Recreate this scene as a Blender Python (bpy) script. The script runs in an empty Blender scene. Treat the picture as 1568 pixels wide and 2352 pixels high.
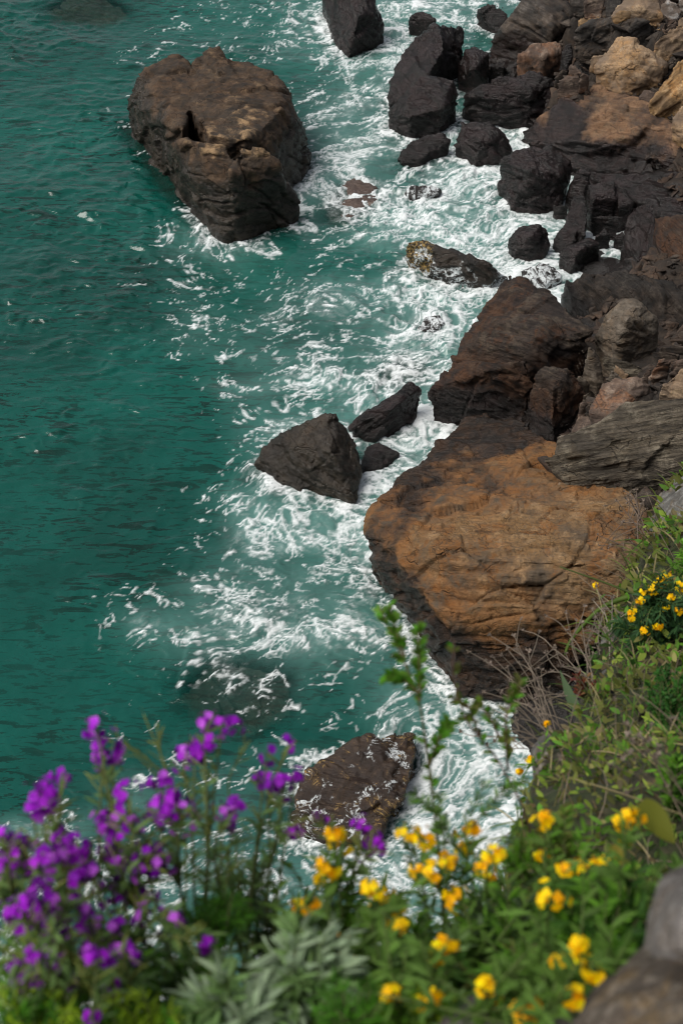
import bpy, bmesh, math, random
import numpy as np
from mathutils import Vector, Matrix

# ------------------------------------------------------------------ camera, light, exposure
SC = bpy.context.scene
COL = SC.collection
CAM_H, PITCH, VFOV = 20.0, 44.0, 38.0
cam_data = bpy.data.cameras.new("camera")
cam = bpy.data.objects.new("camera", cam_data)
COL.objects.link(cam)
cam.location = (0, 0, CAM_H)
cam.rotation_euler = (math.radians(90 - PITCH), 0, 0)
cam_data.sensor_fit = 'VERTICAL'
cam_data.sensor_height = 36.0
cam_data.angle = math.radians(VFOV)
cam_data.clip_start = 0.05
cam_data.clip_end = 6000
cam_data.dof.use_dof = True
cam_data.dof.focus_distance = 15.0
cam_data.dof.aperture_fstop = 4.5
SC.camera = cam

SUN_EL, SUN_AZ = math.radians(57), math.radians(-106)      # azimuth from +y towards +x
world = bpy.data.worlds.new("World")
SC.world = world
world.use_nodes = True
wn = world.node_tree
sky = wn.nodes.new('ShaderNodeTexSky')
sky.sky_type = 'NISHITA'
sky.sun_disc = False
sky.sun_elevation = SUN_EL
sky.sun_rotation = SUN_AZ
sky.air_density = 1.0
sky.dust_density = 3.0
hs = wn.nodes.new('ShaderNodeHueSaturation')
hs.inputs['Saturation'].default_value = 0.35
bg = wn.nodes['Background']
bg.inputs['Strength'].default_value = 0.095
wn.links.new(sky.outputs[0], hs.inputs['Color'])
wn.links.new(hs.outputs[0], bg.inputs['Color'])

sun_data = bpy.data.lights.new("sun", 'SUN')
sun_data.energy = 2.3
sun_data.angle = math.radians(36)
sun_data.color = (1.0, 0.95, 0.88)
sun = bpy.data.objects.new("sun", sun_data)
COL.objects.link(sun)
sd = Vector((math.sin(SUN_AZ) * math.cos(SUN_EL), math.cos(SUN_AZ) * math.cos(SUN_EL), math.sin(SUN_EL)))
sun.rotation_euler = sd.to_track_quat('Z', 'Y').to_euler()

SC.view_settings.view_transform = 'Standard'
SC.view_settings.look = 'None'
SC.view_settings.exposure = 0.36
SC.view_settings.gamma = 1.0
SC.cycles.use_denoising = True
SC.cycles.filter_width = 1.0
SC.cycles.max_bounces = 6
SC.cycles.diffuse_bounces = 2
SC.cycles.transparent_max_bounces = 12
SC.cycles.caustics_reflective = False
SC.cycles.caustics_refractive = False

# ------------------------------------------------------------------ measuring helpers
W0, H0 = 1568.0, 2352.0                       # the photograph as measured
TV = math.tan(math.radians(VFOV / 2))
CP, SP = math.cos(math.radians(PITCH)), math.sin(math.radians(PITCH))


def ray(px, py):
    u = (px / W0 - 0.5) * 2 * TV * W0 / H0
    v = -(py / H0 - 0.5) * 2 * TV
    d = np.array([u, CP + v * SP, -SP + v * CP])
    return d / np.linalg.norm(d)


def Z(px, py, z=0.0):                         # the place at height z
    d = ray(px, py)
    return np.array([0, 0, CAM_H]) + d * (z - CAM_H) / d[2]


def D(px, py, dist):                          # the place at a distance
    return np.array([0, 0, CAM_H]) + ray(px, py) * dist


def project(P):
    r = P - np.array([0, 0, CAM_H])
    f = r[:, 1] * CP - r[:, 2] * SP
    up = r[:, 1] * SP + r[:, 2] * CP
    f = np.where(np.abs(f) < 1e-6, 1e-6, f)
    return (r[:, 0] / f / (TV * W0 / H0) / 2 + 0.5) * W0, (0.5 - up / f / TV / 2) * H0, f


# ------------------------------------------------------------------ noise
_r = np.random.RandomState(7)
PERM = np.concatenate([_r.permutation(256)] * 3).astype(np.int32)
GR = _r.normal(size=(256, 3)).astype(np.float32)
GR /= np.linalg.norm(GR, axis=1)[:, None]


def noise(P):
    P = np.asarray(P, dtype=np.float32)
    i = np.floor(P).astype(np.int32)
    f = P - i
    i &= 255
    w = f * f * f * (f * (f * 6 - 15) + 10)
    out = np.zeros(len(P), np.float32)
    for a in (0, 1):
        wx = w[:, 0] if a else 1 - w[:, 0]
        pa = PERM[i[:, 0] + a]
        for b in (0, 1):
            wy = w[:, 1] if b else 1 - w[:, 1]
            pb = PERM[pa + i[:, 1] + b]
            for c in (0, 1):
                wz = w[:, 2] if c else 1 - w[:, 2]
                g = GR[PERM[pb + i[:, 2] + c]]
                out += wx * wy * wz * (g[:, 0] * (f[:, 0] - a) + g[:, 1] * (f[:, 1] - b) + g[:, 2] * (f[:, 2] - c))
    return out * 1.5


def fbm(P, octaves=4, gain=0.5):
    P = np.asarray(P, dtype=np.float32)
    s, a = 0, 1.0
    for k in range(octaves):
        s = s + a * noise(P + 17.3 * k)
        P = P * 2.03
        a *= gain
    return s


def cells(P, want3d=True, full=False):        # distance to the nearest and second nearest cell centre
    P = np.asarray(P, dtype=np.float32)
    i = np.floor(P).astype(np.int32)
    f = P - i
    f1 = np.full(len(P), 9, np.float32)
    f2 = f1.copy()
    idn = np.zeros(len(P), np.int32)
    off = np.zeros((len(P), 3), np.float32)
    for a in (-1, 0, 1):
        for b in (-1, 0, 1):
            for c in ((-1, 0, 1) if want3d else (0,)):
                h = PERM[PERM[PERM[(i[:, 0] + a) & 255] + ((i[:, 1] + b) & 255)] + ((i[:, 2] + c) & 255)]
                o = GR[h] * 0.5 + 0.5
                v = o + np.array([a, b, c], np.float32) - f
                if not want3d:
                    v[:, 2] = 0
                dd = (v * v).sum(1)
                m = dd < f1
                f2 = np.where(m, f1, np.minimum(f2, dd))
                f1 = np.where(m, dd, f1)
                if full:
                    idn = np.where(m, h, idn)
                    off[m] = v[m]
    if full:
        return np.sqrt(f1), np.sqrt(f2), idn, off
    return np.sqrt(f1), np.sqrt(f2)


def sstep(a, b, x):
    t = np.clip((x - a) / (b - a), 0, 1)
    return t * t * (3 - 2 * t)


# ------------------------------------------------------------------ materials
class NT:
    def __init__(self, name):
        self.m = bpy.data.materials.new(name)
        self.m.use_nodes = True
        self.t = self.m.node_tree
        self.t.nodes.clear()

    def n(self, kind, ins=None, out=0, **props):
        nd = self.t.nodes.new('ShaderNode' + kind)
        for k, v in props.items():
            setattr(nd, k, v)
        for k, v in (ins or {}).items():
            s = nd.inputs[k]
            if isinstance(v, bpy.types.NodeSocket):
                self.t.links.new(v, s)
            else:
                s.default_value = v
        return nd.outputs[out]

    def math(self, op, a, b=0.5, clamp=False):
        return self.n('Math', {0: a, 1: b}, operation=op, use_clamp=clamp)

    def mix(self, f, a, b, blend='MIX'):
        nd = self.t.nodes.new('ShaderNodeMix')
        nd.data_type = 'RGBA'
        nd.blend_type = blend
        for k, v in ((0, f), (6, a), (7, b)):
            if isinstance(v, bpy.types.NodeSocket):
                self.t.links.new(v, nd.inputs[k])
            else:
                nd.inputs[k].default_value = v if k == 0 else (tuple(v) + (1,))[:4]
        return nd.outputs[2]

    def range(self, v, a, b, c=0.0, d=1.0, smooth=True):
        return self.n('MapRange', {0: v, 1: a, 2: b, 3: c, 4: d}, interpolation_type='SMOOTHSTEP' if smooth else 'LINEAR')

    def noise(self, vec, scale, detail=6, rough=0.6, dist=0.0):
        return self.n('TexNoise', {'Vector': vec, 'Scale': scale, 'Detail': detail, 'Roughness': rough, 'Distortion': dist})

    def scaled(self, vec, s):
        return self.n('VectorMath', {0: vec, 1: s}, operation='MULTIPLY')

    def out(self, shader):
        o = self.t.nodes.new('ShaderNodeOutputMaterial')
        self.t.links.new(shader, o.inputs['Surface'])
        return self.m


def rock_material(name, dry=(.23, .15, .085), pale=(.33, .24, .15), dark=(.07, .06, .05), wet=(.022, .017, .014),
                  wet_two=(.04, .027, .025), stain=(.26, .10, .03), stain_amount=0.45, wet_line=1.8, wet_band=1.0,
                  strata=0.5, wash=0.0, bump=0.55, kelp=0.0,
                  scale=1.0, crest=None, tip=None):
    g = NT(name)
    obj = g.n('TexCoord', out=3)
    if scale != 1:
        obj = g.scaled(obj, (scale, scale, scale))
    pos = g.n('NewGeometry', out=0)
    z = g.n('SeparateXYZ', {0: pos}, out=2)
    big = g.noise(obj, 0.75, 7, 0.62)
    mid = g.noise(obj, 3.1, 9, 0.68)
    fine = g.noise(obj, 17, 9, 0.72)
    lay = g.noise(g.scaled(obj, (1.5, 1.5, 12)), 1.0, 10, 0.72, 0.35)
    lay2 = g.noise(g.scaled(obj, (2.6, 2.6, 30)), 1.0, 9, 0.7, 0.3)
    blot = g.noise(obj, 1.7, 10, 0.7, 0.6)
    c = g.mix(g.range(big, .36, .62), dark, dry)
    c = g.mix(g.range(mid, .48, .68), c, pale)
    c = g.mix(g.math('MULTIPLY', g.range(blot, .50, .62), stain_amount), c, stain)
    c = g.mix(g.math('MULTIPLY', g.range(fine, .52, .40), .55), c, dark)
    tone = g.range(lay, .32, .66, 1 - .75 * strata, 1 + .25 * strata)
    c = g.mix(1.0, c, g.n('CombineColor', {0: tone, 1: tone, 2: tone}), 'MULTIPLY')
    # tidal band: stained and wet below a wandering line
    wob = g.math('MULTIPLY', g.math('SUBTRACT', g.noise(obj, 0.9, 6, .6), .5), 3.2 * wet_band)
    lift = g.math('ADD', z, wob)
    wm = g.range(lift, wet_line - wet_band * .35, wet_line + wet_band * .35, 1, 0)
    rust = g.math('MULTIPLY', g.range(lift, wet_line + wet_band * 1.3, wet_line + wet_band * .1, 0, 1), stain_amount)
    c = g.mix(g.math('MULTIPLY', rust, g.range(mid, .36, .58)), c, stain)
    wc = g.mix(g.range(blot, .42, .60), wet, wet_two)
    wc = g.mix(g.math('MULTIPLY', g.range(mid, .55, .75), .55), wc, tuple(x * .55 + y * .25 for x, y in zip(wet_two, dry)))
    wt = g.range(lay, .32, .66, 1 - .55 * strata, 1 + .2 * strata)
    wc = g.mix(1.0, wc, g.n('CombineColor', {0: wt, 1: wt, 2: wt}), 'MULTIPLY')
    c = g.mix(wm, c, wc)
    if crest:                                 # bare weathered stone on the highest ridge
        k = g.math('MULTIPLY', g.range(g.math('ADD', z, g.math('MULTIPLY', g.math('SUBTRACT', mid, .5), 1.0)), crest - .10, crest + .18), g.range(blot, .40, .54))
        c = g.mix(g.math('MULTIPLY', k, .85), c, (.36, .235, .125))
    if tip:                                   # crust on the end that stands in the swell
        k = g.range(g.math('ADD', g.n('SeparateXYZ', {0: pos}, out=0), g.math('MULTIPLY', g.math('SUBTRACT', mid, .5), 1.2)), tip, tip + .18, 1, 0)
        c = g.mix(g.math('MULTIPLY', k, g.range(fine, .46, .58)), c, (.27, .175, .055))
    if kelp:
        k = g.noise(g.scaled(obj, (1, 1, 1)), 3.2, 6, .55, 2.2)
        line = g.range(g.math('ABSOLUTE', g.math('SUBTRACT', k, .5)), .0, .022, 1, 0)
        line = g.math('MULTIPLY', line, g.range(blot, .5, .56))
        c = g.mix(g.math('MULTIPLY', line, kelp), c, (.42, .27, .08))
    rough = g.range(g.math('ADD', wm, g.math('MULTIPLY', g.math('SUBTRACT', mid, .5), .7)), 0, 1, .85, .17, False)
    if wash:
        k = g.noise(pos, 1.6, 8, .62, 1.0)
        k2 = g.noise(pos, 5.5, 7, .6, .8)
        line = g.math('ADD', g.math('MULTIPLY', g.math('ABSOLUTE', g.math('SUBTRACT', k, .5)), -2.6),
                      g.math('MULTIPLY', g.math('ABSOLUTE', g.math('SUBTRACT', k2, .5)), -2.2))
        f = g.range(line, -.62 + .42 * (1 - wash), -.16 + .2 * (1 - wash))
        f = g.math('MULTIPLY', f, g.range(lift, wash * 1.0 + .05, wash * .45))
        c = g.mix(f, c, (.72, .76, .77))
        rough = g.math('MAXIMUM', rough, g.math('MULTIPLY', f, .8))
    h = g.math('ADD', g.math('MULTIPLY', fine, .35), g.math('MULTIPLY', mid, .8))
    h = g.math('ADD', h, g.math('MULTIPLY', lay, 1.1 * strata))
    h = g.math('ADD', h, g.math('MULTIPLY', lay2, .8 * strata))
    wv = g.n('VectorMath', {0: obj, 1: g.n('VectorMath', {0: g.n('TexNoise', {'Vector': obj, 'Scale': 2.2, 'Detail': 5.0}, out=1), 1: (.55, .55, .35)}, operation='MULTIPLY')}, operation='ADD')
    ed = g.n('TexVoronoi', {'Vector': g.scaled(wv, (1, 1, 2.2)), 'Scale': 1.35}, feature='DISTANCE_TO_EDGE')
    ed2 = g.n('TexVoronoi', {'Vector': g.scaled(wv, (1, 1, 1.8)), 'Scale': 4.6}, feature='DISTANCE_TO_EDGE')
    ck = g.math('MULTIPLY', g.range(ed, .0, .03, 1, 0), g.range(blot, .50, .60))
    ck2 = g.math('MULTIPLY', g.range(ed2, .0, .06, 1, 0), g.range(big, .48, .6))
    h = g.math('SUBTRACT', h, g.math('ADD', g.math('MULTIPLY', ck, .75), g.math('MULTIPLY', ck2, .28)))
    grit = g.noise(obj, 46, 5, .7)
    h = g.math('ADD', h, g.math('MULTIPLY', grit, .22))
    c = g.mix(g.math('MULTIPLY', ck, .55), c, tuple(x * .5 for x in dark))
    nrm = g.n('Bump', {'Strength': bump, 'Distance': .13, 'Height': h})
    p = g.n('BsdfPrincipled', {'Base Color': c, 'Roughness': rough, 'Normal': nrm, 'Specular IOR Level': .30})
    return g.out(p)


def plain(name, colour, rough=.8, var=.25, scale=8):
    g = NT(name)
    n = g.noise(g.n('TexCoord', out=3), scale, 6, .6)
    c = g.mix(n, tuple(x * (1 - var) for x in colour), tuple(min(1, x * (1 + var)) for x in colour))
    return g.out(g.n('BsdfPrincipled', {'Base Color': c, 'Roughness': rough}))


# ------------------------------------------------------------------ objects
def tag(o, label=None, cat=None, group=None, kind=None):
    for k, v in (('label', label), ('category', cat), ('group', group), ('kind', kind)):
        if v:
            o[k] = v
    return o


def mesh_from(name, verts, faces, smooth=True):
    me = bpy.data.meshes.new(name)
    me.from_pydata([tuple(map(float, v)) for v in verts], [], faces)
    if smooth:
        me.polygons.foreach_set('use_smooth', np.ones(len(me.polygons), bool))
    me.update()
    return me


def link(name, me, mat=None, parent=None):
    o = bpy.data.objects.new(name, me)
    COL.objects.link(o)
    if mat and not me.materials:
        me.materials.append(mat)
    o.parent = parent
    return o


def grid_mesh(name, X, Y, Zv):                # X, Y, Z as 2-D arrays
    r, c = X.shape
    me = bpy.data.meshes.new(name)
    co = np.stack([X, Y, Zv], -1).reshape(-1, 3).astype(np.float32)
    idx = np.arange(r * c).reshape(r, c)
    q = np.stack([idx[:-1, :-1], idx[:-1, 1:], idx[1:, 1:], idx[1:, :-1]], -1).reshape(-1, 4)
    me.vertices.add(len(co))
    me.vertices.foreach_set('co', co.ravel())
    me.loops.add(q.size)
    me.loops.foreach_set('vertex_index', q.ravel().astype(np.int32))
    me.polygons.add(len(q))
    me.polygons.foreach_set('loop_start', np.arange(0, q.size, 4).astype(np.int32))
    me.polygons.foreach_set('use_smooth', np.ones(len(q), bool))
    me.update(calc_edges=True)
    return me


# ------------------------------------------------------------------ rocks
RAW = []                                      # (object, options) until the shapes are settled
SEATS = []                                    # where beached rocks rest: the ground rises to meet them
WATERLINE = []                                # points of rock near the water's level


def hull(bm, pts):
    b = bmesh.new()
    vs = [b.verts.new(tuple(map(float, p))) for p in pts]
    r = bmesh.ops.convex_hull(b, input=vs)
    junk = [v for v in b.verts if not v.link_faces]
    bmesh.ops.delete(b, geom=junk, context='VERTS')
    me = bpy.data.meshes.new("t")
    b.to_mesh(me)
    b.free()
    bm.from_mesh(me)
    bpy.data.meshes.remove(me)


LOWER = [1.0, 0.0]                            # scale and lift of the heights given for a stretch of shore


def rock(name, label, hulls, mat, group=None, base=-0.9, keep=0.82, strata=(0.15, 0.6, 0.78), layers=0.5,
         lumps=0.5, chips=0.55, voxel=None, cracks=0.6, steps=0.35):
    """hulls: lists of (x, y, height) read off the photograph; each becomes a solid reaching down to base."""
    bm = bmesh.new()
    if LOWER[0] != 1:
        hulls = [[(x, y, z * LOWER[0] + LOWER[1]) for x, y, z in h] for h in hulls]
    allp = []
    if group in ("boulders piled on the beach", "small stones wedged between the boulders"):
        lo = min(float(p[2]) for h in hulls for p in h)
        hi = max(float(p[2]) for h in hulls for p in h)
        base = lo - .15 - .12 * (hi - lo)
    for h in hulls:
        top = [np.asarray(p, float) if isinstance(p, np.ndarray) else Z(*p) for p in h]
        c = sum(top) / len(top)
        low = []
        for p in top:
            q = np.array([c[0] + (p[0] - c[0]) * keep, c[1] + (p[1] - c[1]) * keep, min(base, p[2] - .15)])
            low.append(q)
        hull(bm, top + low)
        allp += top
    A = np.array(allp)
    if group in ("boulders piled on the beach", "small stones wedged between the boulders"):
        SEATS.append((A[:, 0].mean(), A[:, 1].mean(), A[:, 2].min() - .22))
    size = float(np.linalg.norm(A.max(0) - A.min(0)))
    c = A.mean(0)
    dist = float(np.linalg.norm(c - np.array([0, 0, CAM_H])))
    vx = voxel or max(0.0009 * dist, size / 230)
    n = Vector(strata).normalized()
    rot = n.to_track_quat('Z', 'Y').to_matrix().to_4x4()
    M = Matrix.Translation(Vector((c[0], c[1], max(base, float(A[:, 2].min()))))) @ rot
    bm.transform(M.inverted())
    me = bpy.data.meshes.new(name)
    bm.to_mesh(me)
    bm.free()
    o = link(name, me, mat)
    o.matrix_world = M
    md = o.modifiers.new("weld", 'REMESH')
    md.mode = 'VOXEL'
    md.voxel_size = vx
    tag(o, label, "rock", group)
    RAW.append((o, dict(size=size, layers=layers, lumps=lumps, chips=chips, cracks=cracks, steps=steps, vx=vx, seed=len(RAW) * 3.7)))
    return o


def settle_rocks():
    bpy.context.view_layer.update()
    dg = bpy.context.evaluated_depsgraph_get()
    done = []
    for o, k in RAW:
        me = bpy.data.meshes.new_from_object(o.evaluated_get(dg))
        done.append(me)
    for (o, k), me in zip(RAW, done):
        old = o.data
        o.modifiers.clear()
        me.name = old.name
        nv = len(me.vertices)
        co = np.empty(nv * 3, np.float32)
        me.vertices.foreach_get('co', co)
        co = co.reshape(-1, 3)
        s = k['size']
        # soften the voxel steps: a few averaging passes over the edges
        ed = np.empty(len(me.edges) * 2, np.int32)
        me.edges.foreach_get('vertices', ed)
        ed = ed.reshape(-1, 2)
        deg = np.bincount(ed.ravel(), minlength=nv).astype(np.float32)[:, None]
        deg[deg == 0] = 1
        for _ in range(1):
            acc = np.stack([np.bincount(ed[:, 0], co[ed[:, 1], j], nv) + np.bincount(ed[:, 1], co[ed[:, 0], j], nv) for j in range(3)], 1)
            co = (co * .4 + acc / deg * .6).astype(np.float32)
        me.vertices.foreach_set('co', co.ravel())
        me.update()
        nr = np.empty(nv * 3, np.float32)
        me.vertices.foreach_get('normal', nr)
        nr = nr.reshape(-1, 3)
        q = co + k['seed']
        amp = min(1.0, s / 3.2)
        warp = fbm(q * .55, 2)[:, None] * .35
        d = fbm(q * (1.6 / max(.9, min(s, 4)) + .25), 3) * .10 * amp * k['lumps']
        wq = q + warp
        # broken faces: every cell of a skewed cell pattern gets a plane of its own
        fr = (1.0 if s > 3 else 1.7) * np.array([.8, .8, 1.5], np.float32)
        f1, f2, idn, off = cells(wq * fr, full=True)
        d += ((GR[(idn * 7 + 3) & 255] * off).sum(1) * .17 + (GR[idn][:, 0]) * .03) * amp * k['chips']
        d -= sstep(.07, .0, f2 - f1) * .05 * amp * k['cracks'] * np.clip(noise(q * .9 + 4) * 2 + .3, 0, 1)
        f1b, f2b, idn, off = cells((q + warp * .6) * np.array([3, 3, 5.5], np.float32), full=True)
        d += ((GR[(idn * 5 + 1) & 255] * off).sum(1) * .055) * k['chips'] * min(1, amp * 1.5)
        st = q + warp * .5
        l1 = fbm(st * np.array([.35, .35, 3.3], np.float32), 4, .6)
        l2 = noise(st * np.array([.8, .8, 12.], np.float32))
        d += (np.tanh(l1 * 2.5) * .042 + l2 * .020) * k['layers'] * (0.4 + .6 * amp)
        # broken bed edges: each bed overlaps the next with a sharp lip
        bt = st[:, 2] * 1.5 + noise(q * np.array([.45, .45, .3], np.float32) + 5) * .8
        bt = bt - np.floor(bt)
        d += (np.where(bt > .92, (1 - bt) / .08, bt / .92) - .5) * .11 * amp * k['steps'] * sstep(-.15, .25, noise(q * .6 + 21))
        # joints: thin gaps that follow the layers for a while and stop
        jt = st[:, 2] * 1.15 + noise(q * np.array([.5, .5, .2], np.float32)) * .35
        jt = np.abs(jt - np.round(jt))
        d -= sstep(.045, .0, jt) * .07 * amp * k['cracks'] * sstep(.0, .25, noise(q * .7 + 11))
        d += (.5 - np.abs(noise(q * 3.1))) * .035 * min(1, amp * 1.4)
        d += fbm(q * 7.5, 3, .55) * .018 * min(1, .4 + amp)
        co = co + nr * d[:, None]
        me.vertices.foreach_set('co', co.ravel())
        me.polygons.foreach_set('use_smooth', np.ones(len(me.polygons), bool))
        me.update()
        if not me.materials and old.materials:
            me.materials.append(old.materials[0])
        o.data = me
        bpy.data.meshes.remove(old)
        Mw = np.array(o.matrix_world)
        w = co @ Mw[:3, :3].T + Mw[:3, 3]
        WATERLINE.append(w[(w[:, 2] < .35) & (w[:, 2] > -1.0)])
    RAW.clear()
# ------------------------------------------------------------------ foam pattern (shared by the preview)
def foam_fields(Pn, dens, ringf):
    ca, sa = math.cos(.30), math.sin(.30)
    w1 = np.stack([noise(Pn * .37 + 25), noise(Pn * .37 + 107)], 1) * 1.0
    w2 = np.stack([noise(Pn * 1.05 + 9), noise(Pn * 1.05 + 57)], 1) * .24
    w3 = np.stack([noise(Pn * 2.9 + 13), noise(Pn * 2.9 + 91)], 1) * .075
    w4 = np.stack([noise(Pn * 8 + 19), noise(Pn * 8 + 31)], 1) * .035
    q = Pn.copy()
    q[:, :2] += w1 + w2 + w3 + w4
    st = np.stack([q[:, 0] * ca + q[:, 1] * sa, (-q[:, 0] * sa + q[:, 1] * ca) * 1.5, q[:, 2]], 1)
    a1, b1 = cells(st * .80, False)
    a2, b2 = cells(st * 1.9 + 31, False)
    a3, b3 = cells(st * 4.6 + 57, False)
    r1 = np.abs(noise(st * np.array([.9, 1.2, 1], np.float32) + 3))
    r2 = np.abs(noise(st * np.array([2.2, 3.0, 1], np.float32) + 23))
    patch = fbm(Pn * .75 + 63, 3)
    brk = fbm(st * 1.6 + 7, 4, .62)
    dd = np.clip(dens * (1 + patch * .45) + patch * .06 * (dens > .03) + ringf * np.clip(dens * 1.2, 0, .35), 0, 1)
    wid = .34 + .62 * dd
    l1 = np.clip(1 - (b1 - a1) / (.17 * wid), 0, 1)
    l2 = np.clip(1 - (b2 - a2) / (.25 * wid), 0, 1) 
    l3 = np.clip(1 - (b3 - a3) / (.36 * wid), 0, 1) * .9
    l4 = np.clip(1 - r1 / (.055 * wid), 0, 1)
    l5 = np.clip(1 - r2 / (.085 * wid), 0, 1) * .95
    lace = np.maximum.reduce([l1, l2 * sstep(.06, .3, dd), l3 * sstep(.22, .55, dd), l4, l5 * sstep(.08, .35, dd)])
    gate = brk * .75 + noise(Pn * 6.5 + 40) * .40 - .26 + dd * .72      # lines come and go
    line = lace * np.clip(gate * 2.6 + .1, 0, 1) * sstep(.03, .16, dd)
    # solid rafts of foam where the water is churned
    body = fbm(st * np.array([1.1, 1.5, 1], np.float32) + 71, 5, .62)
    fine = fbm(st * np.array([4.5, 6.5, 1], np.float32) + 33, 4, .65)
    raft = sstep(-.10, .42, body * .75 + fine * .55 - 1.27 + dd * 1.36)
    veil = sstep(.25, .9, dd) * np.clip(.42 + body * .5 + fine * .45, 0, 1) * .40
    fl = noise(q * 11 + 3) + .6 * noise(q * 23 + 8) + brk * .35
    fleck = np.clip((fl - .92 + dd * .40) * 3.2, 0, .8) * sstep(.02, .10, dd)
    line = sstep(.05, 1.0, line) * .92
    foam = np.clip(np.maximum.reduce([line, raft, veil, fleck]), 0, 1)
    foam = foam ** 1.15 * (.78 + .28 * np.clip(fine * .9 + .5, 0, 1))
    return foam, dd, patch, body, w1, w2
# ------------------------------------------------------------------ rock materials
M_SEA = rock_material("sea_rock", dry=(.050, .038, .028), pale=(.100, .072, .047), dark=(.024, .019, .015), stain=(.13, .070, .034),
                      stain_amount=.35, crest=1.98, wet=(.020, .016, .012), wet_two=(.042, .033, .024), wet_line=1.35, wet_band=.8, strata=.35)
M_BLACK = rock_material("black_wet_rock", dry=(.06, .045, .036), pale=(.09, .07, .055), dark=(.022, .019, .017), stain=(.09, .045, .02),
                        wet=(.0105, .0088, .0080), wet_two=(.026, .018, .0175), wet_line=2.6, wet_band=1.2, strata=.55)
M_WASH = rock_material("wave_washed_rock", dry=(.06, .045, .036), wet=(.012, .010, .009), wet_two=(.028, .021, .018), wet_line=2.6,
                       strata=.5, wash=.36)
M_WEDGE = rock_material("crusted_wedge_rock", dry=(.06, .045, .036), wet=(.013, .011, .009), wet_two=(.034, .025, .018), wet_line=2.6,
                        strata=.4, wash=.30, tip=float(Z(978, 590, .3)[0]))
M_LOW = rock_material("low_tide_rock", dry=(.05, .036, .03), wet=(.040, .026, .024), wet_two=(.085, .055, .055), wet_line=2.6,
                      strata=.4, wash=.3)
M_LEDGE = rock_material("ledge_rock", dry=(.21, .135, .080), pale=(.33, .22, .135), dark=(.06, .045, .036), stain=(.17, .082, .040),
                        wet=(.013, .0105, .010), wet_two=(.038, .026, .024), wet_line=1.15, wet_band=.7, strata=.6)
M_BROWN = rock_material("brown_layered_rock", dry=(.055, .040, .031), pale=(.105, .082, .060), dark=(.028, .022, .020), stain=(.10, .042, .018),
                        stain_amount=.7, wet=(.022, .018, .016), wet_two=(.036, .026, .024), wet_line=.9, wet_band=1.0, strata=.8, bump=.8)
M_SLAB = rock_material("tan_slab_rock", dry=(.235, .135, .058), pale=(.34, .22, .115), dark=(.095, .072, .05), stain=(.21, .085, .022),
                       stain_amount=.75, wet=(.020, .0155, .0125), wet_two=(.050, .029, .018), wet_line=1.36, wet_band=.8, strata=.35, bump=.7)
M_SLATE = rock_material("slate_rock", dry=(.20, .165, .12), pale=(.32, .275, .205), dark=(.10, .083, .063), stain=(.22, .14, .05),
                        stain_amount=.12, wet_line=-5, strata=1.0, bump=1.0)
M_TAN = rock_material("tan_boulder_rock", dry=(.36, .235, .13), pale=(.45, .33, .21), dark=(.17, .125, .09), stain=(.38, .20, .07),
                      stain_amount=.5, wet_line=1.2, wet_band=.6, strata=.3)
M_ORANGE = rock_material("orange_boulder_rock", dry=(.40, .23, .09), pale=(.48, .33, .18), dark=(.18, .12, .07), stain=(.42, .20, .055),
                         stain_amount=.6, wet_line=1.0, wet_band=.5, strata=.45)
M_GREY = rock_material("grey_boulder_rock", dry=(.15, .122, .094), pale=(.23, .195, .155), dark=(.08, .065, .05), stain=(.14, .085, .04),
                       stain_amount=.4, wet_line=.8, wet_band=.7, strata=.35)
M_CRAG = rock_material("black_crag_rock", dry=(.036, .031, .027), pale=(.075, .064, .054), dark=(.016, .0145, .013), stain=(.06, .035, .02), stain_amount=.3, wet=(.012, .0105, .010),
                       wet_two=(.024, .019, .018), wet_line=.8, strata=.75, bump=.8)
M_GROUND = rock_material("dark_shore_stone", dry=(.030, .024, .020), pale=(.050, .040, .032), dark=(.014, .012, .010), stain=(.045, .028, .017), wet=(.010, .009, .008), wet_two=(.018, .015, .014), wet_line=.8, strata=.1)
M_SLATY = rock_material("dark_grey_rock", dry=(.062, .055, .049), pale=(.12, .107, .094), dark=(.028, .025, .023), stain=(.15, .088, .045),
                        stain_amount=.22, wet_line=1.3, wet_band=1.0, strata=.65)
M_RED = rock_material("reddish_rock", dry=(.18, .118, .085), pale=(.28, .215, .165), dark=(.075, .056, .046), stain=(.21, .095, .045),
                      stain_amount=.7, wet_line=.6, wet_band=.6, strata=.4)
M_UNDER = rock_material("sunken_rock", wet=(.085, .060, .050), wet_two=(.15, .11, .09), wet_line=3, strata=.4)
M_KELP = rock_material("kelp_rock", dry=(.075, .058, .04), pale=(.12, .09, .06), wet=(.032, .022, .017), wet_two=(.062, .04, .026),
                       wet_line=2.2, strata=.4, wash=.05, kelp=.8)

SHORE = "dark wet rocks along the shoreline"
BEACH = "boulders piled on the beach"
RUBBLE = "small stones wedged between the boulders"

LOWER[:] = [.72, 0]
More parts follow.
